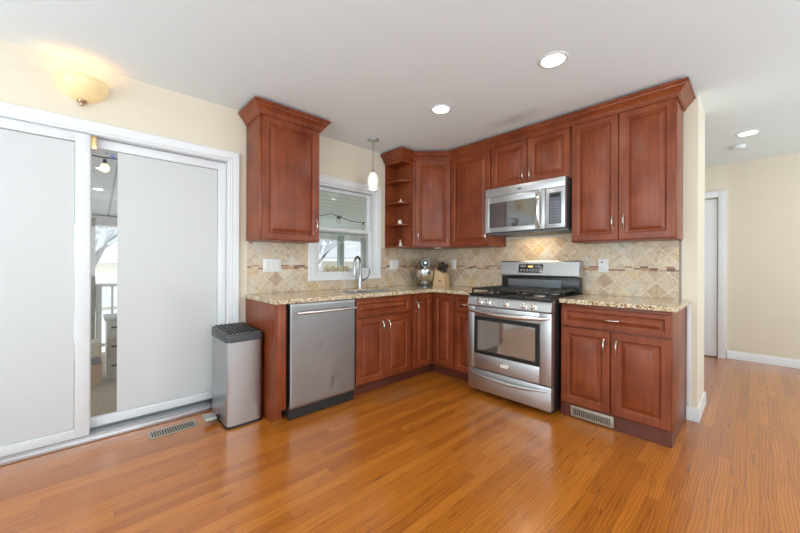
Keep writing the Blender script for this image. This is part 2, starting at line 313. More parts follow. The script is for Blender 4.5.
# ------------------------------------------------------------------ mesh helpers
class MB:
    def __init__(s): s.v = []; s.f = []
    def add(s, vs, fs):
        n = len(s.v); s.v += [tuple(x) for x in vs]; s.f += [tuple(i + n for i in f) for f in fs]; return s
    def box(s, x0, x1, y0, y1, z0, z1, bev=0.0, seg=2, mat=None):
        bm = bmesh.new(); bmesh.ops.create_cube(bm, size=1)
        for v in bm.verts:
            v.co = Vector(((x0 + x1) / 2 + v.co.x * (x1 - x0), (y0 + y1) / 2 + v.co.y * (y1 - y0), (z0 + z1) / 2 + v.co.z * (z1 - z0)))
        if bev: bmesh.ops.bevel(bm, geom=bm.edges[:], offset=bev, segments=seg, affect='EDGES', profile=.5)
        if mat is not None: bmesh.ops.transform(bm, matrix=mat, verts=bm.verts[:])
        bm.verts.index_update()
        s.add([v.co[:] for v in bm.verts], [[v.index for v in f.verts] for f in bm.faces]); bm.free(); return s
    def prism(s, poly, z0, z1, axis='z'):
        n = len(poly)
        def P(a, b, h): return {'z': (a, b, h), 'x': (h, a, b), 'y': (a, h, b)}[axis]
        vs = [P(a, b, z0) for a, b in poly] + [P(a, b, z1) for a, b in poly]
        fs = [tuple(range(n - 1, -1, -1)), tuple(range(n, 2 * n))] + [(i, (i + 1) % n, n + (i + 1) % n, n + i) for i in range(n)]
        return s.add(vs, fs)
    def rings(s, rs, cap0=True, cap1=True, closed=False):
        n = len(rs[0]); vs = [p for r in rs for p in r]; fs = []
        m = len(rs)
        for k in range(m if closed else m - 1):
            a, b = k * n, ((k + 1) % m) * n
            fs += [(a + i, a + (i + 1) % n, b + (i + 1) % n, b + i) for i in range(n)]
        if cap0 and not closed: fs.append(tuple(range(n - 1, -1, -1)))
        if cap1 and not closed: fs.append(tuple(range((m - 1) * n, m * n)))
        return s.add(vs, fs)
    def tube(s, pts, r, n=10, caps=True, ry=None):
        pts = [Vector(p) for p in pts]; rs = []
        rad = r if isinstance(r, (list, tuple)) else [r] * len(pts)
        t0 = (pts[1] - pts[0]).normalized()
        ref = Vector((0, 0, 1)) if abs(t0.z) < .9 else Vector((1, 0, 0))
        a = t0.cross(ref).normalized()
        for i, p in enumerate(pts):
            t = (pts[min(i + 1, len(pts) - 1)] - pts[max(i - 1, 0)]).normalized()
            a = (a - t * a.dot(t)).normalized(); b = t.cross(a)
            k = rad[i]; kk = k if ry is None else k * ry
            rs.append([p + a * math.cos(2 * PI * j / n) * k + b * math.sin(2 * PI * j / n) * kk for j in range(n)])
        return s.rings(rs, caps, caps)
    def cyl(s, c, r, h, n=24, axis='z'):
        d = {'x': Vector((h, 0, 0)), 'y': Vector((0, h, 0)), 'z': Vector((0, 0, h))}[axis]; c = Vector(c)
        return s.tube([c, c + d], r, n)
    def lathe(s, prof, n=28, c=(0, 0, 0), a0=0.0, a1=2 * PI):
        full = abs(a1 - a0 - 2 * PI) < 1e-6; k = n if full else n + 1
        vs = []; fs = []
        for r, z in prof:
            for j in range(k):
                a = a0 + (a1 - a0) * j / n
                vs.append((c[0] + r * math.cos(a), c[1] + r * math.sin(a), c[2] + z))
        for i in range(len(prof) - 1):
            for j in range(n if full else n):
                jj = (j + 1) % k
                if not full and j == n: continue
                fs.append((i * k + j, i * k + jj, (i + 1) * k + jj, (i + 1) * k + j))
        return s.add(vs, fs)
    def sweep(s, path, prof):
        """profile of (outward, z) along a plan path; outward = right of travel; mitred corners"""
        P = [Vector(p) for p in path]; rs = []
        for i, p in enumerate(P):
            ns = []
            if i > 0: d = (P[i] - P[i - 1]).normalized(); ns.append(Vector((d.y, -d.x)))
            if i < len(P) - 1: d = (P[i + 1] - P[i]).normalized(); ns.append(Vector((d.y, -d.x)))
            if len(ns) == 2:
                m = (ns[0] + ns[1]).normalized(); m = m / m.dot(ns[0])
            else: m = ns[0]
            rs.append([(p.x + m.x * o, p.y + m.y * o, z) for o, z in prof])
        return s.rings(rs)
    def build(s, name, mat, parent=None, smooth=35, mod=None):
        me = bpy.data.meshes.new(name); me.from_pydata(s.v, [], s.f)
        bm = bmesh.new(); bm.from_mesh(me); bmesh.ops.recalc_face_normals(bm, faces=bm.faces[:]); bm.to_mesh(me); bm.free()
        if smooth:
            me.polygons.foreach_set('use_smooth', [True] * len(me.polygons)); me.set_sharp_from_angle(angle=math.radians(smooth))
        me.materials.append(M[mat] if isinstance(mat, str) else mat)
        o = bpy.data.objects.new(name, me); COL.objects.link(o)
        if parent: o.parent = parent
        return o

def tag(o, label, cat, group=None, kind=None):
    o['label'] = label; o['category'] = cat
    if group: o['group'] = group
    if kind: o['kind'] = kind
    return o
def thing(name, label, cat, loc=(0, 0, 0), rz=0.0, group=None):
    o = bpy.data.objects.new(name, None); o.empty_display_size = .1; COL.objects.link(o)
    o.location = loc; o.rotation_euler = (0, 0, rz)
    return tag(o, label, cat, group)
def struct(name, mb, mat, parent=None, smooth=35):
    o = mb.build(name, mat, parent, smooth)
    if parent is None: o['kind'] = 'structure'
    return o
def copy_tree(o, parent=None):
    c = o.copy(); COL.objects.link(c)
    if parent: c.parent = parent
    for ch in list(o.children): copy_tree(ch, c)
    return c
def offset_obj(o, loc): o.location = loc; return o

# ------------------------------------------------------------------ the setting
CZ = 2.475
X1, Y0, Y1 = 6.0, -6.2, 2.62
W_END, W_TH = 2.71, 0.50
struct('floor', MB().box(0, 3.9, -4.1, Y1, -.05, 0), 'floor', smooth=0)
# unseen pale floor added behind and right of the camera for neutral bounce light
struct('floor_unseen', MB().box(0, X1, Y0, -4.1, -.05, 0).box(3.9, X1, -4.1, Y1, -.05, 0), 'bounce_floor', smooth=0)
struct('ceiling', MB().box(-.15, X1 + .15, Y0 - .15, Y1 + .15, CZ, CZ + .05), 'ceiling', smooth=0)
# left wall with sliding-door and window openings
DY0, DY1, DZ = -4.35, -2.493, 2.04
WY0, WY1, WZ0, WZ1 = -1.70, -0.925, 1.085, 2.00
wl = MB()
for y0, y1, z0, z1 in [(Y0, DY0, -.2, CZ), (DY0, DY1, DZ, CZ), (DY1, WY0, -.2, CZ), (WY0, WY1, -.2, WZ0), (WY0, WY1, WZ1, CZ), (WY1, 0.15, -.2, CZ)]:
    wl.box(-.15, 0, y0, y1, z0, z1)
struct('wall_left', wl, 'wall', smooth=0)
struct('wall_back', MB().box(0, W_END, 0, W_TH, 0, CZ), 'wall', smooth=0)
struct('wall_hall', MB().prism([(1.45, 2.44), (2.55, 2.56), (2.77, 2.60), (X1, 2.60), (X1, 2.75), (1.45, 2.75)], 0, CZ), 'wall', smooth=0)
struct('wall_hall_left', MB().box(1.3, 1.45, W_TH, 2.75, 0, CZ), 'wall', smooth=0)
def wall_with_holes(name, axis, c0, c1, a0, a1, holes):
    mb = MB(); cur = a0
    def bx(p0, p1, z0, z1):
        if axis == 'x': mb.box(c0, c1, p0, p1, z0, z1)
        else: mb.box(p0, p1, c0, c1, z0, z1)
    for h0, h1, z0, z1 in holes:
        bx(cur, h0, 0, CZ); bx(h0, h1, 0, z0); bx(h0, h1, z1, CZ); cur = h1
    bx(cur, a1, 0, CZ)
    struct(name, mb, 'bounce_white', smooth=0)
wall_with_holes('wall_right', 'x', X1, X1 + .15, Y0, 2.75, [(-3.6, -1.2, .6, 2.3), (.5, 1.9, .6, 2.3)])
wall_with_holes('wall_rear', 'y', Y0 - .15, Y0, 0, X1, [(.9, 3.1, .65, 2.25), (3.9, 5.3, .65, 2.25)])

# baseboards
BP = [(0, 0), (.014, 0), (.014, .085), (.009, .10), (0, .10)]
struct('baseboard_back', MB().sweep([(2.650, -.0005), (W_END + .0005, -.0005), (W_END + .0005, W_TH)], [(o, z + .001) for o, z in BP]), 'white')
struct('baseboard_hall', MB().sweep([(5.99, 2.5995), (2.77, 2.5995), (2.762, 2.598)][::-1], [(o, z + .001) for o, z in BP]), 'white')
struct('trim_2', MB().box(2.650, 2.672, -.012, -.0005, .105, .878, .002), 'white')

# sliding door casing and hall door
def casing(name, y0, y1, z0, z1, w, sides='LTR', prof=None, xo=0.0005):
    """picture-frame casing on the left wall around opening y0..y1, z0..z1"""
    pr = prof or [(0, 0), (0, .012), (.008, .016), (.014, .013), (.022, .018), (.030, .015), (.045, .019), (w - .016, .024), (w - .006, .024), (w, .018), (w, 0)]
    loops = []
    if 'B' in sides: corners = [(y0, z0), (y0, z1), (y1, z1), (y1, z0)]; dirs = [(-1, -1), (-1, 1), (1, 1), (1, -1)]
    else: corners = [(y0, z0), (y0, z1), (y1, z1), (y1, z0)]; dirs = [(-1, 0), (-1, 1), (1, 1), (1, 0)]
    rs = []
    for (y, z), (dy, dz) in zip(corners, dirs):
        rs.append([(xo + h, y + dy * o, z + dz * o) for o, h in pr])
    mb = MB(); mb.rings(rs, closed=('B' in sides)); return struct(name, mb, 'white')
casing('trim_1', DY0, DY1, .001, DZ - .012, .083)

def leaf(parent, y0, y1, xc, z0, z1, sw_l, sw_r, film, name='sliding_panel', rail=.062):
    """one sliding-door leaf; xc = centre x"""
    t = .019
    fr = MB()
    fr.box(xc - t, xc + t, y0, y0 + sw_l, z0, z1, .003); fr.box(xc - t, xc + t, y1 - sw_r, y1, z0, z1, .003)
    fr.box(xc - t, xc + t, y0 + sw_l - .002, y1 - sw_r + .002, z1 - rail, z1, .003); fr.box(xc - t, xc + t, y0 + sw_l - .002, y1 - sw_r + .002, z0, z0 + rail, .003)
    o = fr.build(name, 'vinyl', parent)
    MB().box(xc - .003, xc + .003, y0 + sw_l - .004, y1 - sw_r + .004, z0 + rail - .004, z1 - rail + .004).build('glass', 'glass', o, 0)
    for a, b in film:
        MB().box(xc + .0045, xc + .0055, a, b, z0 + rail + .006, z1 - rail - .006).build('frosted_film', 'film', o, 0)
    return o
d1 = bpy.data.objects.new('door_1', None); COL.objects.link(d1); d1['kind'] = 'structure'
leaf(d1, -4.34, -3.336, .018 - .03, .045, 2.022, .075, .072, [(-4.262, -3.742), (-3.741, -3.411)], rail=.058)
leaf(d1, -3.40, -2.499, -.062, .072, 2.018, .07, .06, [(-3.196, -2.564)], rail=.06)
fr = MB()
fr.box(-.149, -.003, DY0, DY0 + .004, .02, DZ); fr.box(-.149, -.003, DY1 - .004, DY1, .02, DZ); fr.box(-.149, -.003, DY0 + .004, DY1 - .004, DZ - .015, DZ)
fr.build('door_frame', 'vinyl', d1)
tr = MB().box(-.149, .030, DY0, DY1, .001, .030, .003).box(-.044, -.038, DY0, DY1, .030, .050).box(-.095, -.085, DY0, DY1, .030, .072).box(.012, .020, DY0, DY1, .03, .046)
tr.build('threshold', 'aluminium', d1)
lt = MB().box(-.012, -.004, -3.3355, -3.306, 1.935, 2.022, .001).box(-.004, .004, -3.328, -3.314, 1.965, 1.985, .001)
lt.build('latch', 'brass', d1)
# small blue-marked sticker on the clear strip
MB().box(-.055, -.0545, -3.235, -3.215, 1.925, 1.935).box(-.055, -.0545, -3.265, -3.24, 1.93, 1.936).box(-.055, -.0545, -3.235, -3.206, 1.905, 1.918).build('sticker', simple('blue_ink', (0.10, 0.16, 0.45), .5), d1, 0)

# hall door, closed, on the slightly angled stretch of wall
d2 = bpy.data.objects.new('door_2', None); COL.objects.link(d2); d2['kind'] = 'structure'
d2.location = (2.755, 2.596, 0); d2.rotation_euler = (0, 0, math.atan2(.12, 1.1))
MB().box(-.86, -.085, -.045, -.012, .012, 2.03, .002).build('door_panel', 'white', d2)
MB().box(-.081, -.008, -.07, -.002, .001, 2.13, .004).box(-.94, -.864, -.07, -.002, .001, 2.13, .004).box(-.864, -.081, -.07, -.002, 2.05, 2.13, .004).build('door_casing', 'white', d2)

# ------------------------------------------------------------------ kitchen window
w1 = bpy.data.objects.new('window_1', None); COL.objects.link(w1); w1['kind'] = 'structure'
jb = MB()
jb.box(-.149, .0, WY0, WY0 + .02, WZ0, WZ1).box(-.149, .0, WY1 - .02, WY1, WZ0, WZ1).box(-.149, .0, WY0 + .02, WY1 - .02, WZ1 - .02, WZ1).box(-.149, .0, WY0 + .02, WY1 - .02, WZ0, WZ0 + .012)
jb.build('window_frame', 'vinyl', w1)
cs = casing('window_casing', WY0 + .0, WY1, WZ0 - .003, WZ1 + .0, .075, 'LTRB'); cs.parent = w1
del cs['kind']
def sash(xc, z0, z1, st, rb, rt):
    y0, y1 = WY0 + .022, WY1 - .022; t = .014; mb = MB()
    mb.box(xc - t, xc + t, y0, y0 + st, z0, z1, .003).box(xc - t, xc + t, y1 - st, y1, z0, z1, .003)
    mb.box(xc - t, xc + t, y0 + st, y1 - st, z0, z0 + rb, .003).box(xc - t, xc + t, y0 + st, y1 - st, z1 - rt, z1, .003)
    o = mb.build('sash', 'vinyl', w1)
    MB().box(xc - .002, xc + .002, y0 + st - .003, y1 - st + .003, z0 + rb - .003, z1 - rt + .003).build('pane', 'glass', o, 0)
    return o
sash(-.045, WZ0 + .014, 1.560, .046, .035, .035)
sash(-.085, 1.525, WZ1 - .022, .040, .035, .032)
MB().box(-.031, -.012, -1.33, -1.27, 1.556, 1.566, .002).build('sash_lock', 'plastic', w1)

# rear and right windows (behind the camera)
def far_window(n, axis, c, a0, a1, z0, z1, mull):
    w = bpy.data.objects.new('window_%d' % n, None); COL.objects.link(w); w['kind'] = 'structure'
    mb = MB(); t = .05
    def bx(p0, p1, q0, q1):
        if axis == 'x': mb.box(c, c + .06, p0, p1, q0, q1)
        else: mb.box(p0, p1, c - .06, c, q0, q1)
    bx(a0, a0 + t, z0, z1); bx(a1 - t, a1, z0, z1); bx(a0 + t, a1 - t, z0, z0 + t); bx(a0 + t, a1 - t, z1 - t, z1)
    for k in range(1, mull):
        p = a0 + (a1 - a0) * k / mull; bx(p - .025, p + .025, z0 + t, z1 - t)
    mb.build('window_frame', 'vinyl', w, 0)
far_window(2, 'x', X1 + .02, -3.6, -1.2, .6, 2.3, 3)
far_window(3, 'x', X1 + .02, .5, 1.9, .6, 2.3, 2)
far_window(4, 'y', Y0 - .02, .9, 3.1, .65, 2.25, 3)
far_window(5, 'y', Y0 - .02, 3.9, 5.3, .65, 2.25, 2)

# backsplash: one tiled skin on each wall (part of the walls' finish)
t1 = MB()
t1.box(.0005, .010, -2.342, -1.776, .9155, 1.372).box(.0005, .010, -1.776, -.849, .9155, 1.009).box(.0005, .010, -.849, -.0005, .9155, 1.372)
struct('wall_left_backsplash', t1, 'tile', smooth=0)
t2 = MB().box(.0105, 1.15, -.010, -.0005, .9155, 1.372).box(1.15, 1.945, -.010, -.0005, .86, 1.45).box(1.945, 2.605, -.010, -.0005, .9155, 1.372)
struct('wall_back_backsplash', t2, 'tile', smooth=0)
struct('trim_3', MB().box(2.605, 2.618, -.013, -.0005, .9155, 1.372, .002), simple('mottled_stone_edge', (0.30, 0.27, 0.23), .5, noise=.5, scale=70))

# ------------------------------------------------------------------ cabinets
def panel_door(w, h, t=.020, st=.055):
    """raised-panel door: local x 0..w, z 0..h, front at y=-t"""
    if h < .2: st = .036
    prof = [(0, 0), (0, t - .004), (.004, t), (st - .006, t), (st, t - .0055), (st + .004, t - .0095), (st + .012, t - .0095), (st + .014, t - .008), (st + .034, t - .001), (st + .037, t)]
    rs = [[(i, -d, i), (w - i, -d, i), (w - i, -d, h - i), (i, -d, h - i)] for i, d in prof]
    mb = MB(); mb.rings(rs, True, True); return mb
def bow_handle(x, z, vert=True, ln=.096, y=-.020):
    """arched pull with two feet, in the door's local frame"""
    mb = MB(); pts = []; rad = []
    for k in range(13):
        a = -1 + 2 * k / 12; o = a * ln / 2; d = y - .006 - .022 * math.cos(a * PI / 2) ** .7
        pts.append((x, d, z + o) if vert else (x + o, d, z)); rad.append(.0042 + .002 * math.cos(a * PI / 2) + (.0022 if abs(a) > .9 else 0))
    mb.tube(pts, rad, 8)
    for sgn in (-1, 1):
        o = sgn * ln / 2
        c = (x, y + .0002, z + o) if vert else (x + o, y + .0002, z)
        mb.tube([c, (c[0], c[1] - .009, c[2])], [.008, .0055], 10)
    return mb
def front(parent, kind, x, z, w, h, y, hx=None, hz=None, hv=True, ang=None):
    o = panel_door(w, h).build(kind, 'cherry', parent, 25)
    o.location = (x, y, z)
    if ang is not None: o.rotation_euler = (0, 0, ang)
    if hx is not None:
        bow_handle(hx, hz, hv).build('handle', 'chrome', o)
    return o

BACK = .012   # cabinets stand just clear of the tiled wall
def base_body(parent, w, toe_mode='recess', depth=.61, side_panel=None):
    mb = MB()
    if toe_mode == 'recess':
        mb.box(0, w, -depth, -BACK, .10, .878, .0015)
        b = mb.build('body', 'cherry', parent)
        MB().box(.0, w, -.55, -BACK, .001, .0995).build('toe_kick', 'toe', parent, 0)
    else:
        mb.box(0, w, -depth, -BACK, .102, .878, .0015)
        b = mb.build('body', 'cherry', parent)
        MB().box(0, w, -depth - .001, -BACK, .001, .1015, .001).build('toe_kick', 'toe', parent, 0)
    return b

# right base cabinet (two doors under one wide drawer)
rb = thing('base_cabinet', 'red-brown base cabinet right of the range with one wide drawer over two doors', 'cabinet', (1.955, 0, 0))
base_body(rb, .690, 'flush')
front(rb, 'drawer', .006, .708, .678, .148, -.6105, .339, .074, False)
front(rb, 'door', .006, .112, .336, .585, -.6105, .336 - .036, .48)
front(rb, 'door', .348, .112, .336, .585, -.6105, .036, .48)
# toe-kick register
tv = thing('toe_kick_register', 'tan slotted heater grille set in toe kick right of the range', 'vent', (2.03, -.6125, .012))
MB().box(0, .290, -.006, 0, 0, .082, .002).build('frame', 'vent', tv)
for k in range(19):
    MB().box(.022 + k * .0132, .029 + k * .0132, -.0075, -.0058, .018, .064).build('slot', 'blackmat', tv, 0)

# narrow base cabinet left of the range
nb = thing('base_cabinet', 'narrow red-brown base cabinet squeezed between corner cabinet and range', 'cabinet', (.915, 0, 0))
base_body(nb, .250)
front(nb, 'drawer', .006, .708, .238, .148, -.6105, .119, .074, False)
front(nb, 'door', .006, .112, .238, .585, -.6105)

# corner base cabinet
cb = thing('base_cabinet', 'inner corner base cabinet with two tall narrow doors meeting at right angle', 'cabinet', (0, 0, 0))
MB().prism([(BACK, -BACK), (.912, -BACK), (.912, -.61), (.61, -.61), (.61, -.932), (BACK, -.932)], .10, .878).build('body', 'cherry', cb, 0)
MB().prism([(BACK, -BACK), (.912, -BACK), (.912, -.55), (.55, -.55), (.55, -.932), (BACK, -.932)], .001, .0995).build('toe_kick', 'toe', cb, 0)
front(cb, 'door', .640, .112, .262, .752, -.6105)
o = front(cb, 'door', .6105, .112, .272, .752, -.916, .036, .63, ang=PI / 2); o.location = (.6105, -.918, .112)

# sink base
sb = thing('base_cabinet', 'sink base cabinet with false drawer panel over two doors beside dishwasher', 'cabinet', (0, -1.650, 0), PI / 2)
sbm = MB().box(0, .715, -.61, -BACK, .10, .69, .0015).box(0, .018, -.61, -BACK, .6905, .878).box(.697, .715, -.61, -BACK, .6905, .878).box(.018, .697, -.61, -.59, .6905, .878).box(.018, .697, -.03, -BACK, .6905, .878)
sbm.build('body', 'cherry', sb)
MB().box(.0, .715, -.55, -BACK, .001, .0995).build('toe_kick', 'toe', sb, 0)
front(sb, 'false_drawer', .012, .708, .665, .148, -.6105)
front(sb, 'door', .012, .112, .330, .578, -.6105, .330 - .036, .49)
front(sb, 'door', .347, .112, .330, .578, -.6105, .036, .49)

# end panel beside dishwasher
ep = thing('end_panel', 'red-brown end panel and filler between trash can and dishwasher', 'panel', (0, -2.357, 0), PI / 2)
MB().prism([(-.012, .001), (-.555, .001), (-.555, .10), (-.61, .10), (-.61, .878), (-.012, .878)], 0.0, .019, 'x').build('side_panel', 'cherry', ep, 0)
MB().box(.0195, .082, -.63, -.585, .10, .878, .001).box(.0195, .082, -.5555, -.53, .001, .0995).box(0, .0193, -.63, -.6105, .10, .878).build('filler', 'cherry', ep)

# upper cabinets ---------------------------------------------------
UZ0, UZ1 = 1.372, 2.40
CROWN = [(0, 2.362), (.004, 2.362), (.012, 2.366), (.013, 2.374), (.020, 2.380), (.022, 2.388), (.030, 2.398), (.044, 2.416), (.054, 2.424), (.056, 2.432), (.068, 2.440), (.068, 2.455), (0, 2.455)]
def upper(label, loc, rz, w, z0, doors, handle_z=.14):
    t = thing('wall_cabinet', label, 'cabinet', loc, rz)
    b = MB().box(0, w, -.305, -BACK, z0, UZ1, .0015)
    b.build('body', 'cherry', t)
    for x, ww, hx in doors:
        front(t, 'door', x, z0 + .006, ww, 2.366 - z0 - .006, -.3055, hx, handle_z)
    return t
lu = upper('red-brown wall cabinet with crown molding hanging alone beside the sliding door', (0, -2.355, 0), PI / 2, .530, UZ0, [(.022, .502, .502 - .034)])
MB().sweep([(-.0, -.012), (-.0, -.326), (.530, -.326), (.530, -.012)], CROWN).build('crown_molding', 'cherry', lu, 25)
upper('tall single-door wall cabinet left of the microwave', (.617, 0, 0), 0, .522, UZ0, [(.006, .508, .508 - .036)], .10)
upper('short two-door wall cabinet above the microwave', (1.142, 0, 0), 0, .775, 1.935, [(.006, .377, .377 - .03), (.389, .377, .03)], .09)
upper('tall two-door wall cabinet at the right end of the run', (1.921, 0, 0), 0, .705, UZ0, [(.006, .343, .343 - .036), (.353, .346, .036)])

dc = thing('wall_cabinet', 'diagonal corner wall cabinet with one door beside the open shelves', 'cabinet', (0, 0, 0))
MB().prism([(BACK, -BACK), (.616, -BACK), (.616, -.305), (.305, -.616), (BACK, -.616)], UZ0, UZ1).build('body', 'cherry', dc, 0)
o = front(dc, 'door', 0, 0, .400, 2.366 - UZ0 - .006, 0, .034, .13)
o.location = (.305 + .020 + .0004, -.616 + .0205 - .0004, UZ0 + .006); o.rotation_euler = (0, 0, PI / 4)

# open corner shelves
os_ = thing('open_shelf_unit', 'narrow open cherry shelf unit between window and corner wall cabinet', 'shelf', (0, 0, 0))
MB().box(.012, .019, -.785, -.6385, 1.385, 2.33).box(.012, .305, -.638, -.618, 1.372, 2.33).box(.012, .305, -.79, -.618, 2.33, 2.40).build('body', 'cherry', os_, 0)
SH = [1.372, 1.622, 1.872, 2.122]
for z in SH:
    pl = [(.020, -.6395), (.303, -.6395), (.303, -.655)]
    for k in range(7):
        a = k / 6 * PI / 2; pl.append((.303 - .09 * (1 - math.cos(a)) - .0, -.655 - .128 * math.sin(a)))
    pl += [(.020, -.788)]
    MB().prism(pl, z, z + .014).build('shelf', 'cherry', os_, 0)
cm = MB().sweep([(.012, -.792), (.307, -.792), (.307, -.6165), (.6175, -.306 - .02), (2.628, -.326), (2.628, -.004)], CROWN)
tag(cm.build('crown_molding', 'cherry', None, 25), 'long cherry crown molding running along the top of the corner and range-wall cabinets', 'molding')
lr = MB().box(.64, 1.15, -.300, -.285, 1.352, 1.371)
tag(MB().box(.44, .52, -.40, -.36, 1.362, 1.3715, .002).build('cabinet_light', 'plastic'), 'small white puck light bar under the corner wall cabinet', 'light')

# ------------------------------------------------------------------ countertops, sink, faucet
def counter(name, polys, label):
    bm = bmesh.new()
    for poly in polys:
        vs = [bm.verts.new((x, y, .880)) for x, y in poly]; bm.faces.new(vs)
    bmesh.ops.remove_doubles(bm, verts=bm.verts[:], dist=1e-5)
    r = bmesh.ops.extrude_face_region(bm, geom=bm.faces[:])
    for e in r['geom']:
        if isinstance(e, bmesh.types.BMVert): e.co.z = .914
    bmesh.ops.recalc_face_normals(bm, faces=bm.faces[:])
    me = bpy.data.meshes.new(name); bm.to_mesh(me); bm.free(); me.materials.append(M['granite'])
    o = bpy.data.objects.new(name, me); COL.objects.link(o)
    bv = o.modifiers.new('edge', 'BEVEL'); bv.width = .006; bv.segments = 3; bv.limit_method = 'ANGLE'
    return tag(o, label, 'countertop')
SX0, SX1, SY0, SY1 = .16, .54, -1.625, -.965
def jag(p, q, n=60, amp=.0022, sd=3):
    rnd = random.Random(sd); P = []
    for k in range(n):
        t = k / n; x = p[0] + (q[0] - p[0]) * t; y = p[1] + (q[1] - p[1]) * t
        d = Vector((q[1] - p[1], p[0] - q[0])).normalized() * rnd.uniform(-amp, amp) * (0 if k == 0 else 1)
        P.append((x + d.x, y + d.y))
    return P
A0 = -2.362
counter('countertop', [
    [(.0008, A0)] + jag((.0008, A0), (.648, A0), 20)[1:] + [(.648, A0)] + jag((.648, A0), (.648, SY0), 40)[1:] + [(.648, SY0), (SX1, SY0), (SX0, SY0), (.0008, SY0)],
    [(.0008, SY0), (SX0, SY0), (SX0, SY1), (.0008, SY1)],
    [(SX1, SY0), (.648, SY0)] + jag((.648, SY0), (.648, SY1), 40)[1:] + [(.648, SY1), (SX1, SY1)],
    [(.0008, SY1), (SX0, SY1), (SX1, SY1), (.648, SY1), (.648, -.648)] + jag((.648, -.648), (1.170, -.648), 30)[1:] + [(1.170, -.648), (1.170, -.0008), (.0008, -.0008)]],
    'speckled beige granite countertop wrapping the corner around the sink')
counter('countertop', [[(1.950, -.0008), (1.950, -.648)] + jag((1.950, -.648), (2.672, -.648), 40, sd=5)[1:] + [(2.672, -.648)] + jag((2.672, -.648), (2.672, -.0008), 25, sd=6)[1:] + [(2.672, -.0008)]],
        'short beige granite countertop on the cabinet right of the range')
# cut holes in cabinet body is unnecessary: bowls sit in the sink base's open top, modelled shallow
sk = thing('sink', 'undermount steel double-bowl sink set in granite below the window', 'sink', (0, 0, 0))
for a, b in ((SY0 + .003, -1.312), (-1.288, SY1 - .003)):
    mb = MB(); rr = []
    for ins, z in ((0, .8790), (.002, .8790), (.010, .8815), (.010, .8815)):
        rr.append([(SX0 + ins, a + ins, z), (SX1 - ins, a + ins, z), (SX1 - ins, b - ins, z), (SX0 + ins, b - ins, z)])
    o = MB()
    y0, y1, x0, x1, zt, zb = a, b, SX0 + .002, SX1 - .002, .897, .710
    o.box(x0, x1, y0, y0 + .004, zb, zt).box(x0, x1, y1 - .004, y1, zb, zt).box(x0, x0 + .004, y0 + .004, y1 - .004, zb, zt).box(x1 - .004, x1, y0 + .004, y1 - .004, zb, zt).box(x0 + .004, x1 - .004, y0 + .004, y1 - .004, zb, zb + .003)
    bo = o.build('bowl', 'steel', sk, 0)
    MB().lathe([(.0, .0), (.03, .0), (.04, .003), (.0401, .0)], c=((x0 + x1) / 2, (y0 + y1) / 2, zb + .0032)).build('drain', 'chrome', bo)

fc = thing('faucet', 'brushed steel pull-down kitchen faucet standing behind the sink', 'faucet', (.085, -1.20, .9145))
MB().lathe([(0, 0), (.031, 0), (.031, .006), (.024, .014), (.022, .05), (.024, .09), (.022, .13), (.017, .15), (0, .152)]).build('base', 'steel', fc)
dirx, diry = math.cos(-1.15), math.sin(-1.15)
pts = [(0, 0, .145), (0, 0, .24)]
for k in range(11):
    a = PI - PI * k / 10; pts.append((dirx * (.055 + .055 * math.cos(a)), diry * (.055 + .055 * math.cos(a)), .27 + .07 * math.sin(a)))
pts.append((dirx * .112, diry * .112, .235))
MB().tube(pts, .0135, 14).build('spout', 'faucet_steel', fc)
MB().tube([(dirx * .112, diry * .112, .236), (dirx * .114, diry * .114, .19), (dirx * .116, diry * .116, .14), (dirx * .116, diry * .116, .13)], [.015, .018, .021, .017], 14).build('spray_head', 'steel', fc)
MB().tube([(.012, .012, .085), (.030, .042, .10), (.045, .075, .125), (.045, .095, .175), (.038, .10, .215)], [.011, .009, .007, .007, .0055], 10).build('lever', 'gray', fc)

# ------------------------------------------------------------------ dishwasher
dw = thing('dishwasher', 'dented stainless steel dishwasher with bar handle under the granite counter', 'dishwasher', (0, -2.253, 0), PI / 2)
MB().box(.004, .596, -.60, -.03, .02, .874, .002).build('body', 'blackmat', dw)
dents = [(.289, .544, .024, .0028), (.327, .348, .014, -.0016), (.384, .20, .035, .0026), (.084, .417, .012, .0012), (.36, .28, .05, -.0018)]
nx, nz = 60, 76; vs = []; fs = []
x0, x1, z0, z1 = .006, .597, .088, .876
for j in range(nz + 1):
    for i in range(nx + 1):
        x = x0 + (x1 - x0) * i / nx; z = z0 + (z1 - z0) * j / nz
        d = sum(k * math.exp(-((x - a) ** 2 + ((z - b) * (.8 if r < .03 else .5)) ** 2) / (2 * (r * .6) ** 2)) for a, b, r, k in dents)
        e = min(i, nx - i, j, nz - j)
        vs.append((x, -.640 + d + (.004 if e == 0 else 0), z))
fs = [(j * (nx + 1) + i, j * (nx + 1) + i + 1, (j + 1) * (nx + 1) + i + 1, (j + 1) * (nx + 1) + i) for j in range(nz) for i in range(nx)]
mb = MB(); mb.add(vs, fs); nb_ = len(vs)
ring = [i for i in range(nx + 1)] + [j * (nx + 1) + nx for j in range(1, nz + 1)] + [nz * (nx + 1) + i for i in range(nx - 1, -1, -1)] + [j * (nx + 1) for j in range(nz - 1, 0, -1)]
bk = [(vs[i][0], -.602, vs[i][2]) for i in ring]; n0 = len(mb.v); mb.v += bk; R = len(ring)
mb.f += [(ring[k], ring[(k + 1) % R], n0 + (k + 1) % R, n0 + k) for k in range(R)]; mb.f.append(tuple(n0 + k for k in range(R)))
ddoor = mb.build('door', 'steel_dw', dw, 60)
hm = MB().tube([(.035, -.688, .808), (.30, -.692, .808), (.572, -.688, .808)], .011, 14)
for x in (.05, .557): hm.tube([(x, -.640, .808), (x, -.688, .808)], .009, 10)
hm.build('handle', 'chrome_steel', ddoor)
MB().box(.006, .594, -.6155, -.6005, .006, .086).build('kick_plate', 'blackmat', dw, 0)

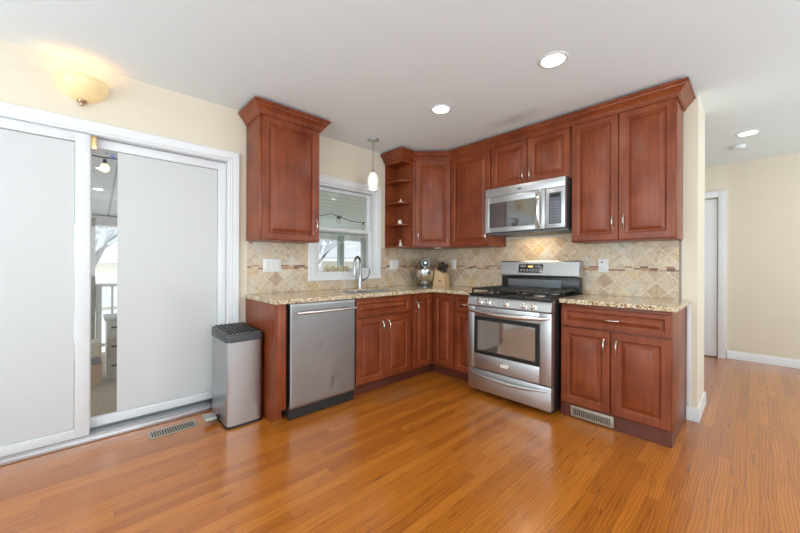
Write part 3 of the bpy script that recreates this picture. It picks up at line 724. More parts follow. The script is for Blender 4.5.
# ------------------------------------------------------------------ gas range
RX0, RX1 = 1.176, 1.944; RW = RX1 - RX0
rg = thing('gas_range', 'freestanding stainless steel gas range with black grates and oven drawer', 'range', (RX0, 0, 0))
MB().box(.004, RW - .004, -.70, -.080, .03, .895, .002).build('body', 'black', rg)
for x in (.05, RW - .05):
    for y in (-.66, -.13):
        MB().cyl((x, y, .001), .018, .032, 14).build('foot', 'blackmat', rg)
# drawer
dr = MB().box(.003, RW - .003, -.762, -.701, .045, .232, .004).build('drawer', 'steel', rg)
def bow_bar(x0, x1, y, z, bulge, drop, r, n=25):
    pts = []
    for k in range(n):
        t = k / (n - 1); s = math.sin(PI * t)
        pts.append((x0 + (x1 - x0) * t, y - bulge * s ** .6, z - drop * s))
    return pts
pt = bow_bar(.03, RW - .03, -.764, .200, .028, .020, .01)
hb = MB(); hb.tube(pt, [.006 + .012 * math.sin(PI * k / 24) ** .6 for k in range(25)], 12, ry=1.0); hb.build('handle', 'steel', dr)
# oven door
od = MB()
zz0, zz1 = .240, .800
wx0, wx1, wz0, wz1 = .070, RW - .100, .375, .712
wx1 = RW - .095
od.box(.003, wx0, -.762, -.701, zz0, zz1, .003).box(wx1, RW - .003, -.762, -.701, zz0, zz1, .003).box(wx0, wx1, -.762, -.701, zz0, wz0, .003).box(wx0, wx1, -.762, -.701, wz1, zz1, .003)
odo = od.build('oven_door', 'steel', rg)
fw = .034
wf = MB().box(wx0, wx1, -.765, -.755, wz0, wz0 + fw).box(wx0, wx1, -.765, -.755, wz1 - fw, wz1).box(wx0, wx0 + fw, -.765, -.755, wz0 + fw, wz1 - fw).box(wx1 - fw, wx1, -.765, -.755, wz0 + fw, wz1 - fw)
wf.build('window_surround', 'black', odo, 0)
MB().box(wx0 + fw, wx1 - fw, -.762, -.756, wz0 + fw, wz1 - fw).build('oven_window', simple('oven_window_glass', (0.42, 0.37, 0.32), .05, metal=.85, spec=1.0), odo, 0)
pt = bow_bar(.015, RW - .015, -.764, .762, .040, .014, .01)
hb = MB(); hb.tube(pt, [.010 + .012 * math.sin(PI * k / 24) ** .5 for k in range(25)], 14); hb.build('handle', 'chrome_steel', odo)
MB().box(.325, .415, -.7655, -.7615, .292, .330, .001).build('badge', 'chrome', odo)
MB().box(.333, .407, -.7665, -.7654, .298, .324).build('badge_plate', 'plastic', odo)
# control panel
cp = MB().prism([(-.701, .806), (-.768, .806), (-.771, .815), (-.757, .872), (-.740, .896), (-.701, .896)], .001, RW - .001, 'x').build('control_panel', 'steel', rg, 20)
for x in (.130, .212, .385, .545, .622):
    c = Vector((x, -.763, .845)); nrm = Vector((0, -.97, .24)).normalized()
    k = MB().tube([c, c + nrm * .006, c + nrm * .008, c + nrm * .028, c + nrm * .031], [.029, .029, .024, .022, .018], 20).build('knob', 'chrome', cp)
    MB().tube([c + nrm * .0315 + Vector((0, -.002, .013)), c + nrm * .0335 + Vector((0, 0, -.013))], .003, 6).build('grip', 'gray', k)
# cooktop
ck = MB().box(.0, RW, -.758, -.080, .8965, .916, .006).build('cooktop', 'black', rg)
for (bx_, by_) in ((.17, -.600), (.17, -.318), (.60, -.600), (.60, -.318), (.385, -.458)):
    b = MB().lathe([(.0, .006), (.034, .006), (.048, .0), (.050, -.006)], c=(bx_, by_, .922)).build('burner', 'lightgray', ck)
    MB().lathe([(0, .016), (.026, .016), (.031, .012), (.031, .006)], c=(bx_, by_, .922)).build('burner_cap', 'iron', b)
gw = (RW - .04) / 3
for i in range(3):
    x0 = .02 + gw * i + .003; x1 = .02 + gw * (i + 1) - .003; g = MB(); zt = .962; r = .0065
    y0_, y1_ = -.735, -.18
    g.box(x0, x1, y0_, y0_ + .014, zt - .016, zt, .002).box(x0, x1, y1_ - .014, y1_, zt - .016, zt, .002)
    g.box(x0, x0 + .014, y0_, y1_, zt - .016, zt, .002).box(x1 - .014, x1, y0_, y1_, zt - .016, zt, .002)
    xm = (x0 + x1) / 2
    g.box(x0, x1, -.465, -.451, zt - .016, zt, .002)
    for yc in (-.600, -.318):
        for dy in (-.09, 0, .09):
            g.box(x0 + .01, xm - .025, yc + dy - .007, yc + dy + .007, zt - .014, zt + .004, .002); g.box(xm + .025, x1 - .01, yc + dy - .007, yc + dy + .007, zt - .014, zt + .004, .002)
        g.box(xm - .005, xm + .005, yc - .14, yc - .03, zt - .014, zt + .004, .002); g.box(xm - .005, xm + .005, yc + .03, yc + .14, zt - .014, zt + .004, .002)
    for xx in (x0 + .007, x1 - .007):
        for yy in (y0_ + .007, -.458, y1_ - .007): g.box(xx - .007, xx + .007, yy - .007, yy + .007, .9165, zt - .01, .001)
    g.build('grate', 'iron', rg)
# backguard
MB().box(.004, RW - .004, -.165, -.085, .917, 1.065, .003).build('vent_trim', 'black', rg)
MB().box(.08, RW - .16, -.1675, -.1655, .952, 1.035, .0).build('vent_strip', steel_mat('dark_steel', (0.24, 0.27, 0.30), .3), rg)
bgd = MB().prism([(-.085, 1.0655), (-.190, 1.0655), (-.197, 1.078), (-.176, 1.205), (-.163, 1.217), (-.085, 1.217)], .0, RW, 'x').build('backguard', 'steel', rg, 20)
# display tilted with the panel
tilt = math.atan2(.024, .12)
disp = MB().box(-.122, .122, -.004, .0, -.043, .043, .003).build('display', 'darkglass', bgd)
disp.location = (.325, -.1865, 1.142); disp.rotation_euler = (-math.atan2(.021, .127), 0, 0)
mk = MB()
for row, zz in ((0, -.024), (1, -.010)):
    for k in range(7): mk.box(-.105 + k * .031, -.085 + k * .031, -.0046, -.0039, zz - .003, zz + .003)
for k in range(5): mk.box(-.10 + k * .012, -.094 + k * .012, -.0046, -.0039, .012, .028)
for k in range(5): mk.box(.05 + k * .012, .056 + k * .012, -.0046, -.0039, .012, .028)
mk.build('display_marks', simple('display_print', (0.42, 0.42, 0.40), .5), disp, 0)
MB().box(-.025, .025, -.0046, -.0039, .010, .028).build('clock_digits', emit('amber_digits', (0.9, 0.55, 0.2), .6), disp, 0)

# ------------------------------------------------------------------ over-the-range microwave
MX0, MX1, MZ0, MZ1 = 1.143, 1.913, 1.482, 1.928; MW = MX1 - MX0
mw = thing('microwave', 'stainless over-the-range microwave mounted under the short cabinet', 'microwave', (MX0, 0, MZ0))
MH = MZ1 - MZ0
MB().box(0, MW, -.385, -.015, 0.012, MH, .003).build('body', 'blackmat', mw)
MB().box(.01, MW - .01, -.375, -.03, -.006, .0118, .003).build('underside', 'gray', mw)
MB().box(0, MW, -.425, -.3855, MH - .082, MH, .004).build('top_panel', 'steel', mw)
mdw = .600
md = MB(); wx0, wx1, wz0, wz1 = .048, .515, .058, .300; zt = MH - .086
md.box(0, wx0, -.430, -.3855, .014, zt, .003).box(wx1, mdw, -.430, -.3855, .014, zt, .003).box(wx0, wx1, -.430, -.3855, .014, wz0, .003).box(wx0, wx1, -.430, -.3855, wz1, zt, .003)
mdo = md.build('door', 'steel', mw)
MB().box(wx0, wx1, -.4275, -.420, wz0, wz1).build('door_window', simple('microwave_window_glass', (0.20, 0.205, 0.21), .03, metal=.7, spec=1.0), mdo, 0)
pts = []; n = 17
for k in range(n):
    t = k / (n - 1); pts.append((.555, -.437 - .038 * math.sin(PI * t) ** .5, .028 + t * (zt - .042)))
MB().tube(pts, [.011 + .007 * math.sin(PI * k / (n - 1)) for k in range(n)], 12).build('handle', 'chrome', mdo)
cpn = MB().box(mdw + .003, MW, -.428, -.3855, .014, zt, .004).build('control_panel', 'steel', mw)
kp = MB().box(mdw + .036, MW - .030, -.4302, -.427, .050, zt - .040, .001).build('keypad', simple('keypad_gray', (0.10, 0.115, 0.135), .35), cpn)
MB().box(mdw + .046, MW - .040, -.4312, -.4300, zt - .082, zt - .050).build('keypad_display', 'black', kp, 0)
bt = MB()
for r in range(8):
    for c in range(4):
        bx0 = mdw + .046 + c * .0205; bt.box(bx0, bx0 + .014, -.4312, -.4300, .062 + r * .024, .074 + r * .024)
bt.build('buttons', simple('button_print', (0.22, 0.24, 0.27), .5), kp, 0)
MB().lathe([(0, 0), (.017, 0), (.016, .001), (0, .0012)], n=24).build('emblem', 'gray', mw)
em = bpy.data.objects['emblem']; em.rotation_euler = (PI / 2, 0, 0); em.scale = (1.5, .6, 1); em.location = (.36, -.4252, MH - .040)
ml = area('microwave_task_light', (MX0 + MW * .45, -.16, MZ0 - .012), (0, 0, 0), .30, .12, 1.0, (1.0, .80, .55)); ml.parent = None

# ------------------------------------------------------------------ counter-top things
mx = thing('stand_mixer', 'dark stand mixer with polished steel bowl in counter corner', 'mixer', (.235, -.335, .9145), -.75)
# local +x is the mixer's front
def oval_box(mb, sections, n=20):
    rs = []
    for (x, cz, ry, rz) in sections:
        rs.append([(x, ry * math.cos(2 * PI * k / n), cz + rz * math.sin(2 * PI * k / n)) for k in range(n)])
    return mb.rings(rs)
mb = MB(); rs = []
for z, s in ((0, 1), (.02, 1), (.03, .93)):
    rs.append([((-.02 + .15 * s * math.cos(a)) , .085 * s * math.sin(a) , z) for a in [2 * PI * k / 28 for k in range(28)]])
mb.rings(rs); mb.build('base', simple('mixer_dark_enamel', (0.05, 0.06, 0.065), .25), mx)
MB().tube([(-.125, 0, .02), (-.125, 0, .12), (-.115, 0, .21), (-.10, 0, .27)], [.045, .036, .040, .05], 18).build('column', bpy.data.materials['mixer_dark_enamel'], mx)
oval_box(MB(), [(-.18, .285, .012, .012), (-.165, .285, .040, .038), (-.11, .287, .056, .052), (0, .287, .060, .056), (.07, .283, .055, .052), (.11, .280, .044, .044), (.125, .278, .02, .02)]).build('head', bpy.data.materials['mixer_dark_enamel'], mx)
MB().tube([(.098, 0, .281), (.108, 0, .281)], .0475, 24).build('head_band', 'chrome', mx)
MB().tube([(.124, 0, .283), (.134, 0, .283)], .017, 18).build('hub_cap', 'chrome', mx)
MB().lathe([(0, .032), (.06, .032), (.062, .042), (.045, .05), (.075, .065), (.095, .10), (.104, .15), (.104, .195), (.107, .198), (.101, .198), (.098, .15), (.08, .08), (0, .06)], c=(.045, 0, 0)).build('bowl', steel_mat('polished_steel', (0.72, 0.70, 0.66), .12), mx)
MB().tube([(.06, 0, .235), (.06, 0, .15)], [.02, .012], 12).build('beater_shaft', 'chrome', mx)

kb = thing('knife_block', 'pale beech knife block with black-handled knives beside the stand mixer', 'knife block', (.405, -.225, .9145), 1.75)
# side profile leaning back: front faces -y
MB().prism([(-.080, 0), (.085, 0), (.052, .205), (-.074, .150)], -.055, .055, 'x').build('block', 'beech', kb, 20)
MB().lathe([(0, 0), (.016, 0), (.016, .001), (0, .0012)], n=20).build('logo_mark', 'gray', kb)
lg = kb.children[-1]; lg.rotation_euler = (PI / 2, 0, -PI / 2); lg.location = (-.0555, -.01, .065); lg.scale = (1.2, .8, 1)
KV = Vector((0, -.40, .92)).normalized()
for i, (x, t, ln) in enumerate([(-.035, .86, .075), (.0, .86, .085), (.035, .86, .09), (-.035, .60, .085), (.0, .60, .09), (.035, .60, .08), (-.035, .30, .085), (.0, .30, .095), (.035, .30, .08)]):
    yb = -.074 + .126 * t; zb = .150 + .055 * t
    p = Vector((x, yb, zb))
    kn = tag(MB().tube([p + KV * .001, p + KV * .02, p + KV * (ln * .75), p + KV * ln * 1.22], [.005, .007, .006, .0075], 10, ry=1.3).build('knife_handle', 'blackmat', kb), '', '')
    del kn['label']; del kn['category']
    bpy.data.objects[kn.name].name = 'knife_handle'

# things on the open shelves
def fig(label, z, y, parts, group=None, name='figurine', cat='figurine'):
    t = thing(name, label, cat, (.20, y, z + .0145), 0)
    for nme, prof, mat in parts: MB().lathe(prof, 16).build(nme, mat, t)
    return t
fig('small white boat-shaped ornament on the second shelf from the top', SH[2], -.71, [('hull', [(0, 0), (.030, 0), (.036, .014), (.02, .018), (0, .018)], 'figurine'), ('sail', [(0, .05), (.003, .048), (.013, .019), (0, .019)], 'figurine')], name='ornament', cat='ornament')
fig('small square-lidded cream jar on the third shelf from the top', SH[1], -.72, [('jar', [(0, 0), (.022, 0), (.024, .02), (.022, .04), (0, .04)], 'figurine'), ('lid', [(0, .056), (.018, .054), (.021, .042), (0, .041)], 'beech')], name='jar', cat='jar')
fig('little standing figurine in cream and brown on the bottom shelf', SH[0], -.71, [('body', [(0, 0), (.022, 0), (.017, .02), (.010, .045), (.007, .050), (0, .051)], 'figurine'), ('head', [(0, .051), (.009, .054), (.012, .063), (.009, .072), (0, .076)], 'beech')])

# ornaments on the window ledge
h0 = thing('house_ornament', 'little tan house ornament on window ledge, nearest the upper cabinet', 'ornament', (-.014, -1.545, WZ0 + .0125), 0, 'row of little houses on the window ledge')
MB().prism([(-.034, 0), (.034, 0), (.034, .036), (0, .066), (-.034, .036)], -.012, .012, 'x').build('house_body', 'ornament', h0, 0)
MB().box(.0121, .0135, -.008, .008, .006, .026).build('house_door', 'gray', h0, 0)
for k, lab in enumerate(('second from the left of the four tan house ornaments on window ledge', 'third from the left of the four tan house ornaments on window ledge', 'tan house ornament on window ledge, nearest the faucet')):
    c = copy_tree(h0); c.location.y = -1.545 + .078 * (k + 1); c['label'] = lab

# ------------------------------------------------------------------ switch plates and outlets
def plate_A(name, label, y0, y1, z0, z1, kinds, group=None):
    cat = 'light switch' if 'switch' in name else 'outlet'
    t = thing(name, label, cat, (.0105, (y0 + y1) / 2, (z0 + z1) / 2), PI / 2)
    devices(t, y1 - y0, z1 - z0, kinds); return t
def plate_B(name, label, x0, x1, z0, z1, kinds):
    t = thing(name, label, 'outlet', ((x0 + x1) / 2, -.0105, (z0 + z1) / 2), 0)
    devices(t, x1 - x0, z1 - z0, kinds); return t
def devices(t, w, h, kinds):
    MB().box(-w / 2, w / 2, -.006, 0, -h / 2, h / 2, .002).build('cover_plate', 'plastic', t)
    n = len(kinds)
    for i, k in enumerate(kinds):
        cx = (i - (n - 1) / 2) * .046
        if k == 'S': MB().box(cx - .0165, cx + .0165, -.009, -.0055, -.033, .033, .0015).build('rocker', 'plastic', t); 
        else:
            f = MB().box(cx - .0165, cx + .0165, -.0085, -.0055, -.033, .033, .0015).build('receptacle', 'plastic', t)
            sl = MB()
            for zc in (-.017, .017):
                sl.box(cx - .008, cx - .006, -.0088, -.0083, zc - .004, zc + .005).box(cx + .006, cx + .008, -.0088, -.0083, zc - .004, zc + .005).box(cx - .002, cx + .002, -.0088, -.0083, zc - .010, zc - .007)
            sl.build('slots', 'gray', f, 0)
plate_A('light_switch', 'white triple-gang switch plate on tiles below the lone wall cabinet', -2.212, -2.045, 1.105, 1.222, 'SSO')
plate_A('outlet', 'white outlet plate on tiles between the window and the corner', -.710, -.565, 1.118, 1.232, 'OS')
plate_B('outlet', 'white outlet plate on tiles behind the knife block', .395, .470, 1.120, 1.236, 'O')
ob = plate_B('outlet', 'white outlet with plug-in sensor box on tiles right of the range', 2.045, 2.125, 1.115, 1.235, 'O')
MB().box(-.034, .030, -.036, -.0095, -.028, .052, .005).build('plug_in_box', 'plastic', ob)
MB().box(-.012, .010, -.0368, -.0359, .022, .030).build('indicator', 'gray', ob, 0)

# ------------------------------------------------------------------ trash can
tcn = thing('trash_can', 'tall slim stainless step trash can with black ribbed lid by sliding door', 'trash can', (.255, -2.503, 0))
def rrect(hx, hy, r, z, n=6):
    P = []
    for cx, cy, a0 in ((hx - r, hy - r, 0), (-hx + r, hy - r, PI / 2), (-hx + r, -hy + r, PI), (hx - r, -hy + r, 3 * PI / 2)):
        for k in range(n + 1):
            a = a0 + PI / 2 * k / n; P.append((cx + r * math.cos(a), cy + r * math.sin(a), z))
    return P
HX, HY = .205, .127
MB().rings([rrect(HX, HY, .035, .018), rrect(HX, HY, .035, .612)]).build('body', 'steel_v', tcn)
MB().rings([rrect(HX + .002, HY + .002, .036, .001), rrect(HX + .002, HY + .002, .036, .017)]).build('base_ring', 'blackmat', tcn)
def tilt(mb):
    mb.v = [(x, y, z + (.021 - .05 * x if z > .62 else 0)) for x, y, z in mb.v]; return mb
tilt(MB().rings([rrect(HX + .004, HY + .004, .037, .6125), rrect(HX + .005, HY + .005, .038, .632), rrect(HX + .002, HY + .002, .036, .648), rrect(HX - .008, HY - .008, .030, .652)])).build('lid', 'lid_dark', tcn)
tilt(MB().box(-HX + .024, HX - .024, -HY + .018, HY - .018, .6522, .6535)).build('lid_inset', 'lightgray', tcn)
for k in range(7):
    y = -.096 + k * .032
    tilt(MB().box(-HX + .026, HX - .026, y - .0115, y + .0115, .6537, .661, .003)).build('rib', 'blackmat', tcn)
pd = MB().box(-.055, .055, -HY - .098, -HY - .022, .034, .058, .007)
pd.build('pedal', 'lightgray', tcn)
MB().box(-.030, .030, -HY - .03, -HY + .001, .024, .040, .002).build('pedal_arm', 'blackmat', tcn)
del_list = []

# floor register beside the sliding door
fv = thing('floor_register', 'slotted metal floor register in wood floor beside the sliding door', 'vent', (.125, -3.045, .0008))
MB().box(0, .130, 0, .285, 0, .005, .002).build('frame', 'vent', fv)
for k in range(17):
    MB().box(.022, .108, .018 + k * .0150, .0255 + k * .0150, .0048, .0062).build('slot', 'blackmat', fv, 0)

# ------------------------------------------------------------------ ceiling things
dl_labels = {0: 'round recessed ceiling light nearest the camera above the range', 1: 'round recessed ceiling light nearer the window and pendant', 2: 'round recessed ceiling light over the hallway at right'}
dl0 = None
for i, (x, y) in enumerate(DOWNLIGHTS):
    if dl0 is None:
        dl0 = thing('recessed_light', dl_labels[0], 'ceiling light', (x, y, CZ - .0005), 0, 'recessed ceiling lights')
        MB().lathe([(.066, -.0015), (.070, -.006), (.086, -.004), (.090, 0), (.066, 0)]).build('trim_ring', 'white', dl0)
        MB().lathe([(0, -.003), (.066, -.003), (.066, -.0005), (0, -.0005)]).build('lens', 'lens', dl0)
        c = dl0
    else:
        c = copy_tree(dl0); c.location = (x, y, CZ - .0005)
        c['label'] = dl_labels.get(i, '')
    if i > 2: c['label'] = 'round recessed ceiling light behind or above the camera, unseen and added to light the room'
    area('downlight', (x, y, CZ - .012), (0, 0, 0), .13, .13, DL_POWER, (1.0, .93, .84), 'DISK')
smk = thing('smoke_detector', 'small flat white smoke detector on the hallway ceiling', 'smoke detector', (2.875, 1.80, CZ - .0005))
MB().lathe([(0, -.034), (.045, -.034), (.056, -.028), (.062, -.010), (.066, -.008), (.066, 0), (0, 0)]).build('case', 'white', smk)

pn = thing('pendant_light', 'small frosted glass mini pendant hanging in front of the window', 'pendant light', (.29, -1.19, CZ - .0005))
MB().lathe([(0, 0), (.06, 0), (.062, -.006), (.055, -.018), (.02, -.024), (0, -.024)]).build('canopy', 'steel', pn)
MB().tube([(0, 0, -.024), (0, 0, -.290)], .0035, 8).build('cord', 'gray', pn)
MB().lathe([(0, -.285), (.007, -.285), (.010, -.315), (.016, -.335), (.026, -.350), (0, -.351)]).build('socket', 'steel', pn)
pm, pnt, pp = nm('pendant_alabaster')
pp.inputs['Base Color'].default_value = (.9, .9, .86, 1); pp.inputs['Roughness'].default_value = .25
pnz = N(pnt, 'ShaderNodeTexNoise'); pnz.inputs['Scale'].default_value = 45; ptc = N(pnt, 'ShaderNodeTexCoord'); L(pnt, ptc.outputs['Object'], pnz.inputs['Vector'])
prm = ramp(pnt, [(.35, (.62, .60, .50)), (.65, (1, .98, .90))]); L(pnt, pnz.outputs['Fac'], prm.inputs[0]); L(pnt, prm.outputs[0], pp.inputs['Emission Color']); pp.inputs['Emission Strength'].default_value = .30
MB().lathe([(.024, -.346), (.040, -.365), (.052, -.395), (.057, -.435), (.053, -.480), (.045, -.512), (.040, -.520), (.042, -.505), (.050, -.470), (.053, -.435), (.048, -.395), (.036, -.368), (.020, -.350)]).build('shade', pm, pn)
lp = bpy.data.lights.new('pendant_bulb', 'POINT'); lp.energy = 0.7; lp.color = (1, .9, .75); lp.shadow_soft_size = .025
lo = bpy.data.objects.new('pendant_bulb', lp); COL.objects.link(lo); lo.location = (.29, -1.19, CZ - .45)

# half-bowl wall sconce above the sliding door
sc = thing('wall_sconce', 'half-bowl alabaster wall sconce glowing warm above the sliding door', 'wall light', (.0008, -3.378, 2.19))
am, ant, ap = nm('sconce_alabaster')
ap.inputs['Base Color'].default_value = (.80, .62, .34, 1); ap.inputs['Roughness'].default_value = .3
anz = N(ant, 'ShaderNodeTexNoise'); anz.inputs['Scale'].default_value = 5; atc = N(ant, 'ShaderNodeTexCoord'); L(ant, atc.outputs['Object'], anz.inputs['Vector'])
arm = ramp(ant, [(.35, (1.0, .70, .30)), (.6, (1, .84, .50)), (.75, (1.0, .93, .70))]); L(ant, anz.outputs['Fac'], arm.inputs[0]); L(ant, arm.outputs[0], ap.inputs['Emission Color']); ap.inputs['Emission Strength'].default_value = .24
prof = [(.006, .032)] + [(.135 * math.sin(a) , .035 + .135 * (1 - math.cos(a)) * 1.0) for a in [PI / 2 * k / 10 for k in range(1, 11)]]
inner = [(r * .96, z + .004) for r, z in prof[::-1]]
MB().lathe(prof + inner, 28, a0=-PI / 2, a1=PI / 2).build('bowl', am, sc)
MB().lathe([(0, .036), (.026, .034), (.022, .024), (.012, .018), (.008, .006), (0, .001)], 18, c=(.012 + .012, 0, 0)).build('finial', 'bronze', sc)
MB().box(0, .010, -.05, .05, .05, .16, .003).build('back_plate', 'bronze', sc)
ls = bpy.data.lights.new('sconce_bulb', 'POINT'); ls.energy = 0.5; ls.color = (1, .62, .30); ls.shadow_soft_size = .03
lo = bpy.data.objects.new('sconce_bulb', ls); COL.objects.link(lo); lo.location = (.068, -3.378, 2.285)

# ------------------------------------------------------------------ outside: porch, yard, house
M['porchfloor'] = simple('porch_carpet', (0.36, 0.29, 0.19), .9, noise=.35, scale=60)
M['snow'] = simple('snow', (0.80, 0.83, 0.85), .8, noise=.06, scale=3)
M['porchwhite'] = simple('porch_white_paint', (0.84, 0.85, 0.85), .6, noise=.08, scale=14)
M['roofsnow'] = simple('roof_snow', (0.56, 0.58, 0.59), .8, noise=.10, scale=3)
M['bark'] = simple('bark', (0.10, 0.085, 0.07), .9, noise=.3)
def siding_mat(name, axis, col=(0.50, 0.55, 0.53), w=.10, dark=.62):
    m, nt, p = nm(name); tc = N(nt, 'ShaderNodeTexCoord'); s = N(nt, 'ShaderNodeSeparateXYZ'); L(nt, tc.outputs['Object'], s.inputs[0])
    f = math_n(nt, 'FRACT', math_n(nt, 'DIVIDE', math_n(nt, 'ADD', s.outputs[axis], 50.0), w))
    r = ramp(nt, [(0, tuple(c * dark for c in col)), (.07, tuple(c * dark for c in col)), (.12, col), (1, col)]); L(nt, f, r.inputs[0]); L(nt, r.outputs[0], p.inputs['Base Color'])
    p.inputs['Roughness'].default_value = .6; return m
PF = -.08
struct('ground_snow', MB().box(-45, -3.35, -30, 40, -.75, -.70), 'snow', smooth=0)
struct('porch_floor', MB().box(-3.3, -.15, -6.5, 5.0, PF - .1, PF), 'porchfloor', smooth=0)
def slab(name, y0, y1, mat):
    struct(name, MB().add([(-.15, y0, 2.34), (-3.3, y0, 1.83), (-3.3, y1, 1.83), (-.15, y1, 2.34), (-.15, y0, 2.44), (-3.3, y0, 1.93), (-3.3, y1, 1.93), (-.15, y1, 2.44)],
           [(0, 1, 2, 3), (7, 6, 5, 4), (0, 4, 5, 1), (1, 5, 6, 2), (2, 6, 7, 3), (3, 7, 4, 0)]), mat, smooth=0)
slab('porch_ceiling', -6.5, -2.6, siding_mat('porch_boards_crosswise', 1, (0.80, 0.84, 0.85), .22))
slab('porch_ceiling_siding', -2.6, 5.0, siding_mat('porch_siding_lengthwise', 0, (0.74, 0.84, 0.79), .15, .55))
struct('trim_4', MB().box(-3.32, -3.20, -6.5, 5.0, 1.70, 1.83).box(-.22, -.151, -6.5, 5.0, 2.20, 2.33), 'porchwhite', smooth=0)
POSTS = [(.60, 'porch post in the middle of the kitchen window'), (1.22, 'porch post at the right edge of the kitchen window'), (-3.34, 'rough porch post behind the left of the clear door strip'), (-1.6, 'porch post hidden beyond the frosted door panel')]
for i, (y, lab) in enumerate(POSTS):
    w = .055 if i < 2 else .075
    p = MB().box(-3.05 - w, -3.05 + w, y - w, y + w, PF + .001, 1.78, .006).build('porch_post', simple('post_paint', (0.36, 0.42, 0.39), .6, noise=.1) if i < 2 else simple('post_wood_%d' % i, (0.36, 0.32, 0.26), .8, noise=.3, scale=18), None)
    tag(p, lab, 'post', 'porch posts')
# railing
rl = thing('porch_railing', 'white porch railing seen through the clear strip of sliding door', 'railing', (-3.05, 0, 0))
MB().box(-.045, .045, -3.262, -1.68, .86, .90, .004).build('top_rail', 'porchwhite', rl)
MB().box(-.02, .02, -3.262, -1.68, .05, .09).build('bottom_rail', 'porchwhite', rl)
for y in (-3.24, -1.70):
    MB().box(-.022, .022, y - .02, y + .02, PF + .001, .86, .002).build('rail_post', 'porchwhite', rl)
for k in range(13):
    y = -3.21 + k * .12; MB().box(-.012, .012, y - .012, y + .012, .09, .86).build('baluster', 'porchwhite', rl, 0)

# chest of drawers on porch
ch = thing('chest_of_drawers', 'weathered white three-drawer chest with dark pulls on the porch', 'chest', (-1.95, -3.02, PF + .001), PI / 2)
M['oldwhite'] = simple('weathered_white_wood', (0.56, 0.54, 0.49), .6, noise=.12, scale=20)
MB().box(-.17, .45, -.20, .20, .0, .64, .005).box(-.19, .47, -.22, .22, .641, .665, .004).build('body', 'oldwhite', ch)
for k in range(3):
    d = MB().box(-.155, .435, -.212, -.2005, .03 + k * .205, .215 + k * .205, .004).build('drawer', 'oldwhite', ch)
    hm = MB().box(-.135, .0, -.240, -.230, .148 + k * .205, .164 + k * .205, .003).box(-.125, -.115, -.231, -.2125, .152 + k * .205, .160 + k * .205).box(-.02, -.01, -.231, -.2125, .152 + k * .205, .160 + k * .205)
    hm.build('handle', 'blackmat', d)
bx = thing('cardboard_box', 'brown cardboard box on the porch floor beside the white chest', 'box', (-1.72, -3.33, PF + .001))
MB().box(-.13, .13, -.12, .10, 0, .22, .003).build('carton', simple('cardboard', (0.42, 0.26, 0.13), .8, noise=.08), bx)
MB().box(.1305, .1315, -.03, .01, .10, .15).build('hand_hole', 'blackmat', bx, 0)
tb = thing('storage_tub', 'pale plastic tub with dark base stacked on the cardboard box', 'tub', (-1.72, -3.335, PF + .222))
MB().box(-.13, .12, -.12, .09, 0, .07, .01).build('lower_tray', 'gray', tb)
MB().box(-.14, .13, -.13, .10, .0705, .22, .015).build('bin', simple('cream_plastic', (0.62, 0.55, 0.42), .5), tb)
tag(MB().tube([(-1.70 + .09 * math.cos(a), -3.35, .38 + .07 * math.sin(a)) for a in [PI * k / 8 for k in range(9)]], .010, 8).build('cable_loop', simple('yellow_rubber', (0.75, 0.58, 0.10), .5)), 'yellow hose loop lying on the pale plastic tub', 'hose')
# unidentified tall dark object behind the frosted film
uc = thing('dark_object', 'tall dark shape standing close behind the frosted door panel', 'unidentified', (-.222, -2.79, PF + .001))
MB().lathe([(0, 0), (.060, 0), (.066, .03), (.055, .30), (.060, .75), (.066, .98), (.03, 1.08), (0, 1.09)], 18).build('dark_shape', simple('gray_object', (0.06, 0.06, 0.065), .8), uc)

# string lights
def string(name, label, pts, bulbs, lit=None):
    t = thing(name, label, 'string lights', (0, 0, 0))
    MB().tube(pts, .006, 6).build('cable', 'blackmat', t)
    for p in bulbs:
        MB().tube([(p[0], p[1], p[2]), (p[0], p[1], p[2] - .04)], .014, 10).build('bulb_socket', 'blackmat', t)
        MB().lathe([(0, -.12), (.028, -.105), (.036, -.08), (.028, -.052), (.014, -.04)], 14, c=p).build('bulb', lit or 'glass', t)
    return t
pts = []
for k in range(25):
    s = k / 24; y = -1.4 + 3.2 * s; pts.append((-1.9, y, 2.03 - .16 * math.sin(PI * ((s * 3) % 1)) * .6))
string('string_lights', 'dark string of round bulbs hanging under porch ceiling outside the kitchen window', pts, [pts[4], pts[9], pts[13], pts[18], pts[22]])
lan = thing('hanging_ornament', 'round dark ball ornament hanging from porch ceiling outside kitchen window', 'ornament', (-2.1, -.055, 2.06))
MB().lathe([(.05 * math.sin(PI * k / 12), -.05 * math.cos(PI * k / 12) - .03) for k in range(13)], 18).build('ball', 'gray', lan)
MB().tube([(0, 0, .02), (0, 0, -.006 + .0)], .004, 6).build('hook', 'blackmat', lan)
string('string_lights', 'string light bulb glowing warm at the top of the clear door strip', [(-1.0, -3.9, 2.16), (-1.0, -3.26, 2.125), (-1.0, -2.6, 2.16)], [(-1.0, -3.235, 2.11)], emit('warm_bulb', (1.0, .72, .42), 1.6))

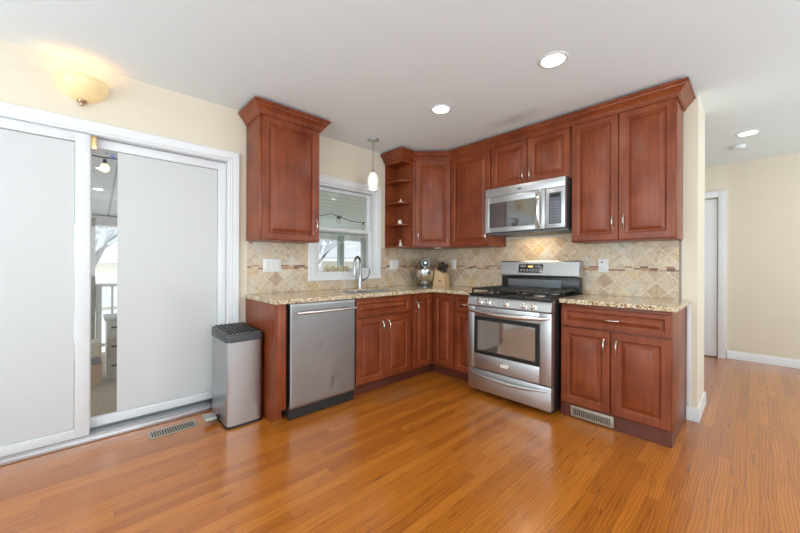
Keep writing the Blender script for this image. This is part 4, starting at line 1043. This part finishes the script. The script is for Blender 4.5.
# neighbour's house
hs = thing('house', 'neighbouring house with cream wall and snow-covered roof outside the window', 'house', (-13.5, 9.6, -.70))
MB().box(-3.5, 1.2, -4.0, 4.2, 0, 2.10).build('wall', simple('cream_siding', (0.62, 0.58, 0.46), .7), hs, 0)
MB().add([(1.7, -4.7, 2.10), (1.7, 4.7, 2.10), (-4.0, 4.7, 2.10), (-4.0, -4.7, 2.10), (-1.15, -1.4, 3.35), (-1.15, 1.9, 3.35), (1.7, -4.7, 2.25), (1.7, 4.7, 2.25), (-4, 4.7, 2.25), (-4, -4.7, 2.25)],
         [(0, 1, 2, 3), (0, 1, 7, 6), (1, 2, 8, 7), (2, 3, 9, 8), (3, 0, 6, 9), (6, 7, 5, 4), (7, 8, 5), (8, 9, 4, 5), (9, 6, 4)]).build('snowy_roof', 'roofsnow', hs, 0)
MB().box(1.7, 1.76, -4.7, 4.7, 2.02, 2.14).build('gutter', 'porchwhite', hs, 0)
gh = thing('garage', 'low white snow-roofed shed far behind the porch railing', 'shed', (-17.0, -2.0, -.70), .1)
MB().box(-2, 2, -3, 3.5, 0, 1.9).build('wall', simple('shed_cream', (0.60, 0.55, 0.42), .7), gh, 0)
MB().box(2.001, 2.02, -1.5, .8, .1, 1.5).build('shed_door', 'white', gh, 0)
MB().prism([(-2.3, 1.9), (2.3, 1.9), (2.3, 2.05), (0, 3.2), (-2.3, 2.05)], -3.2, 3.7, 'y').build('snowy_roof', 'roofsnow', gh, 0)

def tree(loc, h, seed, label):
    rnd = random.Random(seed); t = thing('snowy_tree', label, 'tree', loc, 0, 'snow-covered trees in the yard')
    tr = MB(); sn = MB()
    def br(p, d, ln, r, lv):
        q = p + d * ln; mid = p + d * ln * .5 + Vector((rnd.uniform(-1, 1), rnd.uniform(-1, 1), 0)) * ln * .06
        tr.tube([p, mid, q], [r, r * .8, r * .55], 5)
        if lv >= 2:
            up = Vector((0, 0, r * .9 + .012)); sn.tube([p + up, mid + up, q + up], [r * 1.0 + .022, r + .028, r * .6 + .018], 5)
        if lv < 4:
            n = (5, 4, 4, 3)[lv]
            for k in range(n):
                s = rnd.uniform(.45, 1.0); a = rnd.uniform(0, 2 * PI)
                e = (d + Vector((math.cos(a), math.sin(a), rnd.uniform(-.1, .45))) * rnd.uniform(.6, 1.0)).normalized()
                br(p + d * ln * s, e, ln * rnd.uniform(.45, .66), r * .5, lv + 1)
    br(Vector((0, 0, 0)), Vector((0, 0, 1)), h * .45, h * .028, 0)
    tr.build('branches', 'bark', t); sn.build('snow_cover', 'roofsnow', t)
tree((-10.5, -3.3, -.70), 4.6, 1, 'snow-laden tree nearest the railing beyond the clear door strip')
tree((-22.5, -1.5, -.70), 8.0, 2, 'snow-laden tree beyond the railing, further back and left')
tree((-20.5, 6.8, -.70), 7.5, 3, 'tall snowy tree behind the house, left in the window')
tree((-25.5, 15.5, -.70), 8.0, 4, 'tall snowy tree behind the house, centre of the window')
tree((-20, 23, -.70), 8.0, 5, 'tall snowy tree behind the house, right in the window')
tree((-9.8, 3.6, -.70), 5.0, 6, 'snowy tree in front of the house, leftmost in the window')
